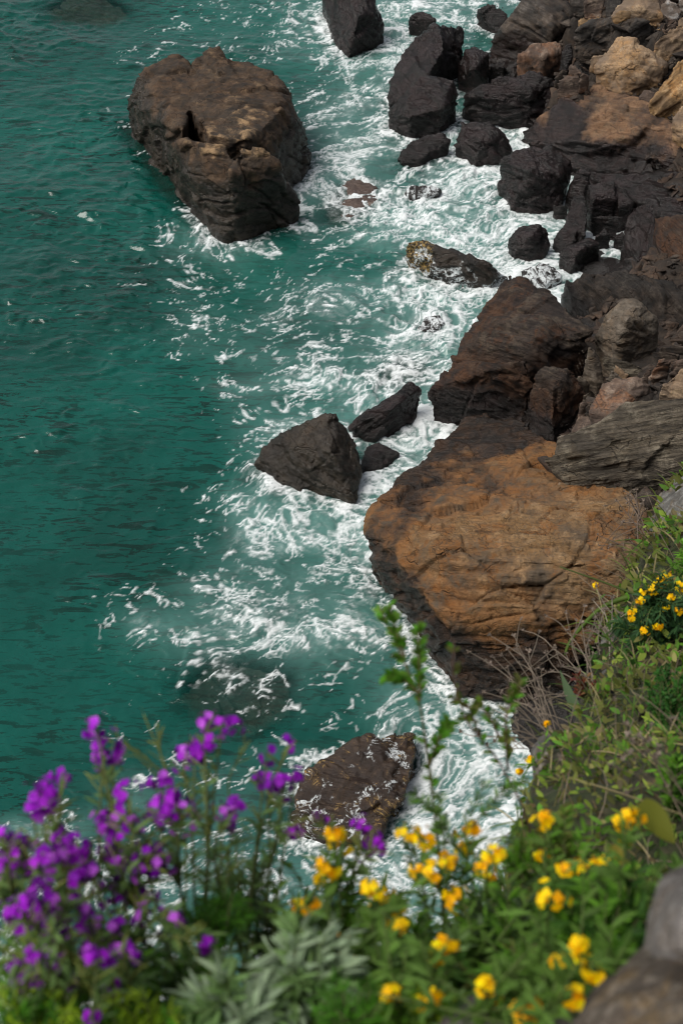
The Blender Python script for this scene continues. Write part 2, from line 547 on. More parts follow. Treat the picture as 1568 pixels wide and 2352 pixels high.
# the rock standing alone in the water, upper left
rock("sea_stack", "large dark brown rock standing alone in green water, tan ridge in front", [
    [(291, 262, .3), (294, 215, 1.2), (315, 172, 1.9), (345, 150, 2.2), (405, 124, 2.3), (424, 130, 2.2), (365, 345, 0.1), (300, 294, 0),
     (420, 300, 2.5), (450, 180, 2.3), (395, 410, .2), (345, 270, 1.6)],
    [(443, 148, 2.1), (460, 125, 2.5), (482, 106, 2.7), (502, 104, 2.7), (522, 120, 2.5), (560, 200, 2.4), (430, 215, 2.2), (440, 260, 2.3)],
    [(520, 126, 2.3), (560, 137, 2.3), (600, 157, 2.3), (638, 172, 2.3), (655, 192, 2.2), (676, 222, 1.9), (690, 272, 1.3), (712, 332, .6),
     (718, 362, .1), (700, 402, 0), (665, 418, 0), (560, 320, 2.8), (608, 290, 2.7), (645, 255, 2.5), (430, 240, 2.4), (480, 310, 2.8), (640, 400, 1.0)],
    [(365, 375, .1), (425, 462, 0), (518, 548, 0), (545, 540, .1), (590, 505, .5), (462, 336, 2.9), (515, 328, 3.0), (560, 400, 2.3),
     (545, 470, 1.3), (395, 322, 2.1), (440, 400, 1.7)],
    [(528, 400, 2.5), (550, 338, 2.9), (600, 343, 2.8), (642, 378, 2.3), (652, 412, 1.6), (602, 440, 1.2), (545, 450, 1.6)],
    [(596, 425, 1.3), (640, 412, 1.5), (668, 428, 1.1), (687, 470, .5), (689, 498, 0), (660, 517, 0), (620, 524, 0), (585, 515, 0), (575, 470, .8)],
    [(272, 285, -.25), (315, 365, -.4), (390, 480, -.45), (505, 575, -.45), (560, 545, -.1), (300, 275, -.02), (420, 440, .02), (520, 530, .03)]],
     M_SEA, strata=(.2, .7, .68), layers=.35, lumps=.7, chips=.6, voxel=.040, cracks=1.6, steps=.5)

# rocks along the water, far to near
LOWER[:] = [.58, 0]
rock("rock", "dark pointed rock at the top edge standing in foam, farthest out of the shoreline rocks", [
    [(735, -25, 1.0), (795, -40, 2.4), (850, -25, 2.4), (866, 25, 1.7), (886, 85, .2), (850, 97, .3), (800, 130, 0), (773, 107, 0), (758, 40, .5), (822, 40, 1.8)]],
     M_BLACK, SHORE, strata=(.7, .3, .6), voxel=.045)
rock("rock", "tall black leaning rock with a split ridge, pointing up and right out of the foam", [
    [(975, 72, 2.0), (1000, 52, 2.5), (1020, 110, 2.1), (985, 170, 1.7), (930, 232, .4), (890, 244, 0), (888, 226, .2), (905, 165, 1.0), (935, 108, 1.7)],
    [(1005, 56, 2.4), (1066, 60, 1.9), (1060, 105, 1.3), (1045, 165, .5), (1018, 182, .1), (975, 190, .3), (990, 110, 1.9)]],
     M_BLACK, SHORE, strata=(.8, .35, .45), layers=.8, voxel=.042)
rock("rock", "small dark knob behind the top of the tall black leaning rock", [
    [(938, 47, .6), (950, 28, 1.1), (975, 26, 1.2), (1002, 45, 1.0), (990, 62, .6), (950, 64, 0)]], M_BLACK, SHORE)
rock("rock", "black wet rounded block with its foot in foam, just below the tall leaning rock", [
    [(962, 177, 1.9), (1000, 171, 2.0), (1040, 183, 1.8), (1053, 210, 1.2), (1043, 252, .5), (1030, 283, 0), (960, 306, 0), (922, 306, 0), (895, 288, 0),
     (893, 262, .4), (920, 225, 1.0), (940, 268, 1.0), (1015, 250, 1.3)]], M_BLACK, SHORE, strata=(.3, .6, .7), layers=.7)
rock("rock", "dark upright rock between the tall leaning rock and the big grey wedge", [
    [(1068, 112, 1.6), (1090, 105, 1.7), (1122, 122, 1.5), (1125, 152, 1.0), (1110, 187, .6), (1075, 211, 0), (1052, 197, .1), (1050, 150, .8), (1090, 150, 1.5)]],
     M_BLACK, SHORE, strata=(.8, .2, .5))
rock("rock", "small dark stone tucked under the big grey wedge beside the reddish block", [
    [(1122, 150, .9), (1150, 138, 1.2), (1160, 158, .9), (1152, 180, .3), (1118, 180, .2)]], M_BLACK, SHORE)
rock("rock", "big smooth grey wedge of rock rising to the top edge, behind the reddish brown block", [
    [(1212, -10, 3.7), (1230, -30, 3.9), (1290, -20, 3.7), (1316, 32, 3.0), (1315, 92, 1.8), (1190, 118, .9), (1128, 124, .5), (1122, 96, 1.1), (1158, 72, 2.0), (1270, 60, 3.0)]],
     M_SLATY, SHORE, strata=(.6, .5, .6), layers=.4, cracks=1.3, voxel=.05)
rock("rock", "low dark rock at the top edge in the foam left of the big grey wedge", [
    [(1092, 16, .8), (1120, 2, 1.2), (1152, 16, 1.1), (1178, 46, .6), (1160, 66, .2), (1138, 72, 0), (1108, 46, .2)]], M_BLACK, SHORE)
rock("rock", "reddish brown square block lying in front of the big grey wedge", [
    [(1189, 127, 2.0), (1220, 103, 2.4), (1275, 95, 2.5), (1297, 115, 2.2), (1287, 150, 1.5), (1250, 171, 1.0), (1203, 160, 1.1), (1250, 130, 2.2)]],
     M_RED, SHORE, strata=(.9, .1, .3), layers=.4)
rock("rock", "long flat dark slab lying level just above the foam in front of the reddish block", [
    [(1078, 207, 1.5), (1110, 186, 1.9), (1200, 168, 2.2), (1240, 166, 2.2), (1276, 188, 1.9), (1291, 220, 1.3), (1262, 246, .8), (1190, 272, .1), (1090, 271, 0),
     (1064, 262, 0), (1064, 238, .5), (1220, 210, 1.8), (1100, 215, 1.5)]], M_BLACK, SHORE, strata=(.1, .6, .8), layers=.9, voxel=.042)
rock("rock", "small dark peaked rock in the foam between the black block and the flat slab", [
    [(1043, 316, .7), (1060, 279, 1.2), (1085, 277, 1.3), (1130, 285, 1.2), (1160, 310, .9), (1178, 342, .3), (1150, 371, 0), (1095, 376, 0), (1056, 348, 0), (1100, 325, 1.0)]],
     M_BLACK, SHORE, strata=(.5, .4, .7))
rock("rock", "low flat dark rock in the foam directly beneath the black rounded block", [
    [(910, 360, 0), (940, 325, .6), (980, 307, .8), (1020, 305, .8), (1034, 325, .5), (1000, 352, 0), (965, 373, 0), (922, 373, 0)]], M_BLACK, SHORE, layers=.3)
rock("rock_ledge", "broad brown layered ledge with a tan rounded crest reaching in from the right edge", [
    [(1200, 300, .5), (1228, 275, 1.2), (1262, 246, 1.8), (1312, 222, 2.1), (1350, 192, 2.4), (1400, 190, 2.5), (1440, 240, 2.6), (1400, 330, 1.6), (1300, 330, 1.0), (1222, 335, .2)],
    [(1300, 300, 1.3), (1390, 205, 2.5), (1430, 205, 2.6), (1495, 235, 2.8), (1512, 265, 2.6), (1470, 305, 2.2), (1400, 330, 1.6)],
    [(1400, 300, 1.7), (1510, 262, 2.5), (1545, 290, 2.6), (1640, 300, 2.8), (1640, 372, 1.6), (1560, 372, 1.6), (1490, 372, 1.1), (1400, 365, .8)],
    [(1210, 330, .4), (1300, 318, 1.1), (1400, 352, 1.0), (1500, 388, .9), (1640, 384, 1.0), (1640, 398, .5), (1480, 398, .3), (1330, 388, .2), (1240, 345, .1)]],
     M_LEDGE, strata=(.28, .62, .72), layers=1.0, voxel=.045, cracks=.3)
rock("rock_ledge", "lower dark shelf of rock under the brown ledge at the right edge, mossy on top", [
    [(1345, 398, .9), (1420, 402, 1.3), (1640, 405, 1.6), (1640, 510, 1.7), (1540, 500, 1.5), (1480, 480, 1.1), (1440, 460, 1.0), (1380, 425, .8)]],
     M_BLACK, strata=(.2, .6, .75), layers=.9, voxel=.045)
rock("rock", "big dark purple brown boulder in the surf in front of the ledge's left end", [
    [(1150, 365, 1.4), (1195, 344, 1.9), (1225, 331, 2.0), (1262, 335, 2.0), (1312, 368, 1.5), (1315, 388, 1.2), (1300, 430, .6), (1286, 478, 0), (1220, 484, 0),
     (1174, 476, 0), (1145, 430, .2), (1143, 385, .9), (1215, 395, 1.8), (1282, 400, 1.5)]], M_BLACK, SHORE, strata=(.4, .6, .6), layers=.7, voxel=.035)
rock("rock", "narrow dark rock squeezed between the purple brown boulder and the ledge", [
    [(1318, 402, 1.5), (1336, 385, 1.8), (1356, 395, 1.7), (1353, 428, 1.1), (1335, 458, .6), (1306, 468, .2), (1300, 440, .5)]], M_BLACK, SHORE)
rock("rock", "flat topped black block with square edges below the ledge", [
    [(1349, 424, 1.7), (1408, 412, 1.9), (1414, 452, 1.5), (1362, 460, 1.4), (1350, 480, .4), (1420, 484, .4)],
    [(1416, 420, 1.7), (1436, 436, 1.6), (1456, 468, 1.2), (1420, 478, 1.1), (1416, 450, 1.4), (1440, 490, .4)]], M_BLACK, SHORE, lumps=.3, chips=.4, layers=.2)
rock("rock", "black long stone leaning like a boot into the foam", [
    [(1316, 450, 1.6), (1344, 449, 1.7), (1348, 482, 1.4), (1344, 540, .7), (1326, 560, .2), (1300, 520, .7), (1302, 490, 1.1)],
    [(1300, 510, .8), (1325, 530, .8), (1322, 560, .3), (1292, 577, 0), (1266, 566, 0), (1270, 540, .4)]], M_BLACK, SHORE)
rock("rock", "small black stone at the foot of the purple brown boulder", [
    [(1268, 470, .4), (1282, 462, .6), (1306, 466, .6), (1304, 488, .1), (1278, 494, 0), (1266, 484, .1)]], M_BLACK, SHORE)
rock("rock", "smooth dark brown rock in the foam, lower right of the leaning boot shaped stone", [
    [(1282, 582, .5), (1300, 565, .8), (1352, 543, 1.0), (1378, 558, .8), (1378, 582, .3), (1340, 612, 0), (1310, 625, 0), (1283, 602, 0), (1330, 575, .9)]],
     M_BLACK, SHORE, layers=.2, chips=.4)
rock("rock", "small flat brown stone between the square black block and the tall upright slab", [
    [(1353, 500, .8), (1375, 490, 1.0), (1420, 495, 1.0), (1426, 508, .8), (1412, 526, .4), (1370, 520, .4)]], M_BLACK, SHORE)
rock("rock", "small glossy stone above the smooth dark brown rock", [
    [(1362, 545, .6), (1388, 521, .8), (1403, 538, .6), (1394, 560, .1), (1372, 556, .2)]], M_BLACK, SHORE)
rock("rock", "small reddish wet stone touching the tall upright slab at the water", [
    [(1408, 540, .5), (1430, 528, .7), (1440, 550, .4), (1428, 572, 0), (1412, 552, .2)]], M_BLACK, SHORE)
rock("rock", "black ribbed rock alone in the white foam, left of the boot shaped stone", [
    [(1166, 545, .6), (1190, 519, 1.0), (1242, 515, 1.1), (1261, 535, .7), (1261, 562, .3), (1246, 588, 0), (1180, 588, 0), (1165, 568, .1), (1215, 545, 1.0)]],
     M_BLACK, SHORE, layers=.8)
rock("rock", "low black rock streaked with foam just above the pyramid rock's tip", [
    [(1194, 622, .3), (1238, 599, .7), (1276, 612, .5), (1291, 637, .1), (1250, 662, -.1), (1205, 645, 0)]], M_WASH, SHORE)
rock("rock", "wedge shaped rock with a mustard yellow tip, awash with foam", [
    [(928, 572, .5), (935, 556, 1.0), (960, 553, 1.1), (1080, 590, 1.1), (1125, 607, .9), (1166, 637, 0), (1130, 662, -.1), (1030, 652, -.1), (985, 617, 0), (955, 585, .1), (1090, 602, 1.0)]],
     M_WEDGE, SHORE, strata=(.2, .5, .8), layers=.3)
rock("rock", "tall upright dark slab at the right with a smooth flat face towards the water", [
    [(1450, 476, 2.4), (1475, 465, 2.6), (1500, 470, 2.6), (1505, 545, 1.8), (1498, 632, .7), (1470, 634, .5), (1421, 622, 0), (1428, 562, .8), (1440, 505, 1.9)]],
     M_BLACK, SHORE, strata=(.85, .2, .4), layers=.3, chips=.4, lumps=.4)
rock("rock", "rough brown rock mass at the right edge behind the tall upright slab", [
    [(1500, 500, 2.5), (1530, 500, 2.9), (1640, 480, 3.2), (1650, 660, 2.4), (1560, 680, 1.7), (1508, 645, 1.2), (1505, 560, 1.8)]],
     M_BROWN, SHORE, strata=(.7, .3, .5), voxel=.04)
rock("rock", "broad black craggy boulder behind the grey boulder, at the right edge above the rubble", [
    [(1294, 690, .8), (1300, 648, 1.6), (1340, 625, 2.0), (1400, 620, 2.3), (1470, 625, 2.6), (1550, 652, 2.8), (1650, 690, 2.9), (1650, 800, 1.9), (1500, 810, 1.2), (1380, 765, .7),
     (1330, 742, .3), (1296, 712, .1), (1400, 660, 2.3)]], M_CRAG, SHORE, strata=(.8, .4, .3), layers=.9, voxel=.036, chips=.9, lumps=1.0, steps=.8)

# the pyramid, the slab and their neighbours
LOWER[:] = [.72, 0]
rock("pyramid_rock", "large dark brown pyramid shaped rock with layered sides beside the foam", [
    [(1168, 636, 2.5), (1182, 629, 2.8), (1206, 633, 2.8), (1240, 670, 2.6), (1225, 720, 2.7), (1100, 720, 1.8), (1180, 760, 2.5)],
    [(1225, 672, 2.7), (1245, 672, 2.9), (1300, 714, 3.0), (1358, 762, 2.9), (1346, 790, 2.5), (1310, 802, 2.5), (1225, 775, 3.0), (1042, 830, 1.3), (1050, 800, 1.3), (1102, 720, 1.8),
     (1150, 745, 2.7), (1210, 860, 2.0), (1130, 850, 1.7)],
    [(1042, 828, 1.6), (986, 893, 1.1), (992, 905, .8), (1006, 935, .2), (1000, 946, 0), (1060, 966, 0), (1130, 976, 0), (1200, 963, .2), (1228, 880, 1.8), (1120, 845, 2.0), (1210, 825, 2.6)]],
     M_BROWN, strata=(.42, .62, .62), layers=.7, lumps=.35, chips=.5, steps=.8, voxel=.032, cracks=.5)
rock("rock", "brown knobbly rock leaning against the lower right side of the pyramid rock", [
    [(1225, 868, 2.2), (1250, 842, 2.6), (1310, 846, 2.7), (1345, 905, 1.9), (1332, 960, 1.1), (1270, 1022, .5), (1250, 1016, .4), (1202, 957, .5), (1208, 910, 1.4), (1268, 895, 2.4)]],
     M_BROWN, strata=(.6, .6, .4), layers=.5, voxel=.03)
rock("boulder", "huge tan and orange flat topped boulder with a dark undercut front", [
    [(828, 1228, 1.5), (840, 1180, 1.7), (880, 1140, 1.75), (960, 1090, 1.65), (1005, 1060, 1.4), (1030, 1012, 1.0), (1045, 985, .7), (1080, 967, .7), (1150, 965, 1.0), (1200, 970, 1.4),
     (1250, 1020, 1.9), (1310, 1095, 2.5), (1400, 1122, 3.0), (1450, 1130, 3.2), (1482, 1180, 3.3), (1490, 1230, 3.2), (1440, 1330, 3.2), (1368, 1412, 2.35), (1180, 1432, 2.25), (1030, 1438, 2.0), (1395, 1295, 3.45), (1200, 1290, 3.35), (1010, 1275, 2.95),
     (960, 1350, 2.2), (900, 1262, 2.2), (872, 1322, .9), (930, 1405, .5), (1000, 1492, .2), (1020, 1545, .1), (1050, 1592, 0), (1120, 1604, 0), (1200, 1614, 0), (1290, 1592, .3), (1340, 1500, 1.5)]],
     M_SLAB, strata=(.1, .72, .62), layers=.5, lumps=.4, chips=.75, voxel=.024, cracks=1.1, base=-1.2, keep=.7, steps=1.0)
rock("rock_slab", "long grey brown slate slab with fine parallel layers resting on the huge tan boulder", [
    [(1247, 1054, 3.2), (1300, 1030, 3.6), (1560, 985, 4.5), (1660, 985, 4.6), (1660, 1086, 3.9), (1568, 1094, 3.5), (1480, 1103, 3.2), (1300, 1104, 3.0), (1268, 1086, 3.0)],
    [(1280, 1012, 3.6), (1330, 986, 3.8), (1380, 968, 4.0), (1560, 985, 4.5), (1300, 1040, 3.6), (1480, 1060, 3.9)],
    [(1372, 972, 4.0), (1440, 924, 4.5), (1568, 912, 4.8), (1660, 906, 4.9), (1660, 1000, 4.5), (1400, 1010, 4.1)]],
     M_SLATE, strata=(-.16, .70, .70), layers=.75, lumps=.3, chips=.15, cracks=.1, voxel=.020, base=2.2, keep=.95)
rock("stone", "thin rectangular slate piece stuck under the long slate slab", [
    [(1366, 1106, 2.95), (1372, 1098, 3.0), (1470, 1100, 3.1), (1476, 1128, 2.95), (1400, 1132, 2.9)]], M_SLATE, RUBBLE, base=2.7, strata=(-.1, .7, .7))
rock("stone", "broken lump on the huge tan boulder's back edge, below the slate slab's left end", [
    [(1276, 1118, 2.6), (1284, 1108, 2.8), (1330, 1104, 2.9), (1342, 1118, 2.8), (1310, 1132, 2.7), (1280, 1134, 2.6)]], M_TAN, RUBBLE, base=2.3)
rock("boulder", "smooth grey brown boulder sitting on the black craggy boulder", [
    [(1364, 772, 2.4), (1395, 715, 3.3), (1430, 683, 3.8), (1462, 685, 3.9), (1511, 735, 3.3), (1513, 782, 2.7), (1482, 816, 2.1), (1455, 833, 1.8), (1400, 800, 1.9), (1368, 787, 2.1),
     (1440, 735, 3.75), (1420, 770, 3.2)]], M_GREY, BEACH, layers=.15, chips=.25, lumps=.25, base=1.0)
rock("boulder", "pale grey and rust coloured rock above the slate slab", [
    [(1353, 973, 2.6), (1354, 947, 2.9), (1383, 880, 3.4), (1405, 870, 3.5), (1426, 875, 3.5), (1464, 864, 3.6), (1494, 884, 3.4), (1494, 906, 3.1), (1479, 923, 2.9), (1432, 930, 3.3), (1410, 950, 3.1), (1370, 990, 2.5)]],
     M_RED, BEACH, base=1.5, layers=.3)
rock("boulder", "tan capped rock at the right edge above the slate slab", [
    [(1511, 906, 3.6), (1518, 886, 3.9), (1540, 865, 4.1), (1568, 846, 4.3), (1660, 830, 4.5), (1660, 915, 3.9), (1568, 920, 3.6), (1520, 915, 3.4)]], M_TAN, BEACH, base=2.0, layers=.7)
rock("boulder", "grey tan stone at the right edge over the tan capped rock", [
    [(1535, 862, 3.3), (1537, 836, 3.7), (1553, 824, 3.8), (1600, 818, 4.0), (1650, 850, 3.6), (1560, 872, 3.2)]], M_RED, BEACH, base=2.0)
for lab, pts, mt in (
    ("upright slim stone against the pyramid rock, left of a longer one", [(1330, 796, 2.9), (1341, 803, 2.8), (1340, 855, 2.0), (1320, 862, 1.9), (1319, 830, 2.4)], M_GREY),
    ("longest upright stone between the pyramid rock and the rubble", [(1346, 800, 3.0), (1355, 795, 3.1), (1372, 815, 2.8), (1388, 878, 2.0), (1370, 897, 1.8), (1342, 850, 2.2)], M_GREY),
    ("short stubby stone at the foot of the two upright stones", [(1319, 868, 2.2), (1330, 860, 2.4), (1352, 880, 2.1), (1354, 892, 1.8), (1340, 899, 1.7), (1326, 886, 1.8)], M_GREY),
    ("tiny triangular stone below the upright stones", [(1338, 908, 2.1), (1356, 895, 2.3), (1369, 902, 2.1), (1352, 912, 1.9)], M_GREY),
    ("long flat stick shaped stone under the smooth grey brown boulder", [(1380, 818, 2.5), (1390, 816, 2.6), (1440, 830, 2.7), (1470, 840, 2.7), (1479, 852, 2.5), (1464, 858, 2.4), (1430, 846, 2.4)], M_SLATE),
    ("short pale edged stone below the stick shaped stone", [(1406, 843, 2.6), (1416, 838, 2.7), (1446, 858, 2.6), (1430, 870, 2.3), (1418, 858, 2.4)], M_TAN),
    ("dull wedge of stone left of the short pale edged one", [(1390, 872, 2.5), (1405, 852, 2.8), (1418, 860, 2.7), (1430, 872, 2.6), (1400, 882, 2.3)], M_GREY),
    ("pointed upright shard left of the tan rocks at the right edge", [(1490, 882, 2.7), (1494, 854, 3.3), (1523, 817, 3.8), (1538, 829, 3.6), (1531, 864, 3.0), (1500, 885, 2.5)], M_RED),
    ("slim shard leaning behind the pointed upright shard", [(1462, 880, 2.6), (1478, 850, 3.0), (1500, 838, 3.2), (1494, 860, 2.9), (1480, 888, 2.4)], M_RED),
    ("small rounded stone at the foot of the pointed shard", [(1496, 893, 2.8), (1515, 876, 3.1), (1530, 873, 3.1), (1522, 892, 2.8), (1500, 904, 2.6)], M_RED),
    ("dark flat slab peeking out right of the smooth grey brown boulder", [(1496, 808, 2.5), (1520, 804, 2.7), (1560, 814, 2.7), (1558, 827, 2.4), (1505, 826, 2.2)], M_SLATY),
    ("upper dark flat slab at the right edge under the craggy boulder", [(1508, 796, 2.6), (1555, 791, 2.9), (1600, 800, 2.9), (1600, 815, 2.6), (1530, 806, 2.5)], M_SLATY),
    ("rusty rounded stone left of the pale grey and rust rock", [(1328, 932, 2.2), (1338, 914, 2.5), (1352, 920, 2.4), (1350, 940, 2.1), (1332, 948, 1.9)], M_RED),
    ("dark red stone low between the knobbly rock and the slate slab", [(1312, 985, 2.0), (1325, 955, 2.4), (1350, 952, 2.5), (1362, 975, 2.4), (1350, 1000, 2.1), (1322, 1000, 1.9)], M_RED),
    ("grey stone poking out from under the slate slab's upper left edge", [(1275, 1015, 3.0), (1282, 1000, 3.3), (1322, 988, 3.6), (1335, 995, 3.5), (1310, 1010, 3.2), (1280, 1025, 2.9)], M_GREY),
    ("squared grey stone between the rusty stone and the pale rock", [(1342, 935, 2.4), (1358, 918, 2.7), (1376, 908, 2.8), (1368, 930, 2.6), (1350, 950, 2.2)], M_SLATY),
):
    rock("stone", lab, [pts], mt, RUBBLE, base=1.3, keep=.95, lumps=.6, chips=.5)

# the pile in the upper right corner
LOWER[:] = [.5, .45]
rock("boulder", "big tan boulder with a dark undercut front, in the middle of the upper right pile", [
    [(1418, 86, 4.2), (1435, 84, 4.3), (1455, 92, 4.3), (1490, 110, 4.0), (1530, 145, 3.3), (1541, 156, 2.9), (1515, 186, 2.6), (1470, 178, 3.0), (1400, 178, 2.7), (1368, 166, 2.7), (1366, 148, 3.0),
     (1395, 118, 3.6), (1435, 150, 3.6)],
    [(1400, 188, 2.3), (1440, 180, 2.6), (1515, 182, 2.5), (1510, 200, 2.1), (1470, 208, 1.8), (1415, 198, 1.9)]], M_TAN, BEACH, layers=.4, base=1.2, keep=.9, cracks=.3)
rock("boulder", "long dark grey layered rock with tan tips behind the big tan boulder", [
    [(1317, 74, 3.6), (1330, 62, 4.0), (1360, 44, 4.3), (1368, 58, 4.1), (1440, 48, 4.6), (1482, 44, 4.7), (1506, 62, 4.2), (1500, 105, 3.0), (1400, 124, 2.5), (1328, 110, 2.6), (1440, 72, 4.1)]],
     M_SLATY, BEACH, strata=(-.35, .6, .7), layers=.8, base=1.4)
rock("boulder", "tan block at the top edge left of the pale quartz stone", [
    [(1398, 42, 4.4), (1430, -5, 5.3), (1505, -20, 5.6), (1520, 15, 5.1), (1524, 44, 4.6), (1455, 46, 4.5), (1470, 15, 5.2)]], M_TAN, BEACH, base=2)
rock("boulder", "small orange tan knob resting on the layered grey rock", [
    [(1400, 40, 4.7), (1412, 26, 5.0), (1435, 20, 5.1), (1452, 24, 5.1), (1452, 42, 4.7), (1415, 47, 4.6)]], M_ORANGE, BEACH, base=4)
rock("boulder", "pale quartz streaked stone near the top right corner", [
    [(1513, 12, 5.2), (1530, -2, 5.5), (1552, 4, 5.5), (1567, 24, 5.1), (1556, 38, 4.8), (1530, 34, 4.8)]],
     rock_material("quartz_rock", dry=(.33, .30, .27), pale=(.55, .54, .52), dark=(.13, .10, .08), stain=(.28, .13, .05), wet_line=-5, strata=.3), BEACH, base=4)
rock("boulder", "whitish stone in the very top right corner", [
    [(1556, -5, 5.6), (1580, -20, 5.9), (1620, -10, 5.8), (1620, 25, 5.3), (1572, 18, 5.3)]], bpy.data.materials["quartz_rock"], BEACH, base=4)
rock("boulder", "reddish brown boulder at the top edge right of the big grey wedge", [
    [(1338, 4, 4.2), (1350, -20, 4.7), (1392, -25, 4.9), (1388, 10, 4.3), (1376, 34, 3.7), (1352, 22, 3.8)]], M_RED, BEACH, base=2)
rock("boulder", "dull brown boulder half hidden at the top edge behind the grey wedge", [
    [(1306, 5, 3.9), (1312, -20, 4.3), (1345, -20, 4.4), (1348, 15, 3.8), (1330, 24, 3.5)]], M_SLATY, BEACH, base=2)
rock("boulder", "olive flat slab lying between the reddish boulder and the layered grey rock", [
    [(1324, 46, 3.7), (1330, 38, 3.9), (1400, 34, 4.3), (1402, 44, 4.1), (1360, 50, 3.8), (1328, 58, 3.5)]], M_ORANGE, BEACH, base=2.8, layers=.6)
rock("boulder", "dark gap filling rock behind the olive slab at the top edge", [
    [(1388, 20, 4.1), (1395, -15, 4.8), (1430, -15, 5), (1425, 15, 4.5), (1400, 30, 4.1)]], M_SLATY, BEACH, base=2)
rock("boulder", "tan wedge at the right edge above the orange slab, smooth sloping top", [
    [(1496, 107, 4.0), (1515, 82, 4.6), (1545, 60, 5.0), (1620, 40, 5.3), (1620, 100, 4.2), (1560, 116, 3.8), (1505, 118, 3.7)]], M_TAN, BEACH, base=2.2, strata=(-.3, .5, .8), keep=.85)
rock("boulder", "round tan cobble at the right edge resting on the tan wedge", [
    [(1553, 48, 5.0), (1562, 38, 5.3), (1600, 36, 5.4), (1600, 60, 4.9), (1560, 58, 4.9)]], M_TAN, BEACH, base=4)
rock("boulder", "rusty orange tilted slab at the right edge below the tan wedge", [
    [(1492, 238, 2.6), (1500, 225, 3.0), (1532, 180, 3.8), (1550, 145, 4.4), (1620, 105, 5.0), (1640, 225, 3.2), (1560, 234, 2.9), (1525, 250, 2.5), (1494, 254, 2.3)]],
     M_ORANGE, BEACH, base=1.6, strata=(-.6, .5, .6), keep=.85)
rock("boulder", "grey tan block at the right edge below the rusty orange slab", [
    [(1543, 270, 3.1), (1566, 240, 3.6), (1640, 228, 3.9), (1640, 310, 2.7), (1575, 326, 2.3), (1550, 302, 2.5)]], M_TAN, BEACH, base=1.5)
for lab, pts, mt in (
    ("small squared brown stone between the big tan boulder and the rusty orange slab", [(1465, 220, 2.5), (1476, 202, 2.8), (1505, 206, 2.8), (1508, 218, 2.6), (1492, 234, 2.3)], M_RED),
    ("purplish jagged stone pair's lower member left of the big tan boulder", [(1276, 190, 2.3), (1300, 172, 2.7), (1330, 172, 2.8), (1345, 200, 2.1), (1330, 216, 1.8), (1296, 208, 1.9)], M_RED),
    ("purplish flat stone above the jagged one left of the big tan boulder", [(1304, 152, 2.9), (1312, 142, 3.1), (1338, 162, 2.9), (1330, 172, 2.6), (1306, 160, 2.7)], M_RED),
    ("brown stone between the flat purplish stone and the small tan stone", [(1318, 150, 2.9), (1326, 142, 3.1), (1350, 144, 3.1), (1358, 166, 2.6), (1340, 172, 2.4)], M_RED),
    ("tan edged split stone right of the jagged purplish one", [(1328, 172, 2.9), (1340, 164, 3.0), (1354, 172, 2.8), (1354, 195, 2.2), (1334, 192, 2.3)], M_RED),
    ("dark thin stone left of the jagged purplish one", [(1270, 180, 2.3), (1285, 162, 2.7), (1302, 158, 2.7), (1300, 174, 2.4), (1275, 190, 2.1)], M_SLATY),
    ("small smooth tan stone touching the big tan boulder's left side", [(1354, 130, 3.2), (1362, 120, 3.4), (1386, 122, 3.4), (1384, 142, 3.0), (1368, 154, 2.7)], M_TAN),
    ("dark stone standing beside the reddish square block", [(1288, 120, 2.6), (1298, 96, 3.1), (1312, 96, 3.1), (1316, 128, 2.5), (1300, 158, 1.9)], M_BLACK),
    ("small brick red stone right of the big tan boulder's shoulder", [(1524, 130, 3.2), (1532, 122, 3.4), (1550, 128, 3.3), (1548, 145, 3.0), (1535, 146, 2.9)], M_RED),
    ("grey green chip beside the small brick red stone", [(1545, 138, 3.4), (1560, 126, 3.7), (1590, 120, 3.7), (1585, 136, 3.4)], M_GREY),
    ("small tan cobble on the layered grey rock's right end", [(1502, 52, 4.9), (1512, 44, 5.1), (1522, 48, 5.0), (1516, 58, 4.8)], M_TAN),
    ("pinkish cobble beside the small tan cobble", [(1512, 60, 4.7), (1524, 50, 5.0), (1534, 56, 4.9), (1524, 66, 4.6)], M_RED),
    ("rust red stone behind the tan wedge at the right", [(1518, 76, 4.4), (1534, 56, 4.8), (1556, 44, 5.0), (1552, 60, 4.7), (1530, 80, 4.3)], M_RED),
    ("pale chip under the rusty orange slab", [(1534, 258, 2.6), (1545, 250, 2.8), (1552, 258, 2.6), (1545, 268, 2.4)], M_GREY),
):
    rock("stone", lab, [pts], mt, RUBBLE, base=1.0, keep=.95, lumps=.6, chips=.5)

LOWER[:] = [.62, 0]

# rocks out in the water, middle and near
rock("rock", "triangular dark rock in the middle of the photo with white surf curling at its foot", [
    [(755, 946, 1.9), (770, 950, 1.85), (800, 985, 1.4), (820, 1032, .8), (826, 1092, .4), (822, 1151, 0), (805, 1156, 0), (740, 1126, 0), (660, 1112, 0), (600, 1082, 0), (583, 1066, .1),
     (620, 1010, .7), (692, 974, 1.35), (690, 1020, 1.4), (762, 1040, 1.45)]], M_SEA, SHORE, strata=(.5, .4, .7), layers=.3, voxel=.028)
rock("rock", "log shaped dark rock lying diagonally above the triangular rock", [
    [(806, 982, .3), (830, 960, .6), (880, 920, .9), (940, 881, 1.0), (965, 889, .9), (967, 915, .4), (930, 976, 0), (880, 1001, 0), (855, 1009, 0), (820, 999, 0), (900, 940, 1.0)]],
     M_BLACK, SHORE, strata=(-.5, .6, .6), layers=.9)
rock("rock", "small low rock between the triangular rock and the huge tan boulder", [
    [(828, 1062, 0), (840, 1026, .2), (870, 1012, .45), (918, 1042, .1), (905, 1056, 0), (870, 1078, 0), (832, 1088, -.05)]], M_BLACK, SHORE, layers=.3)
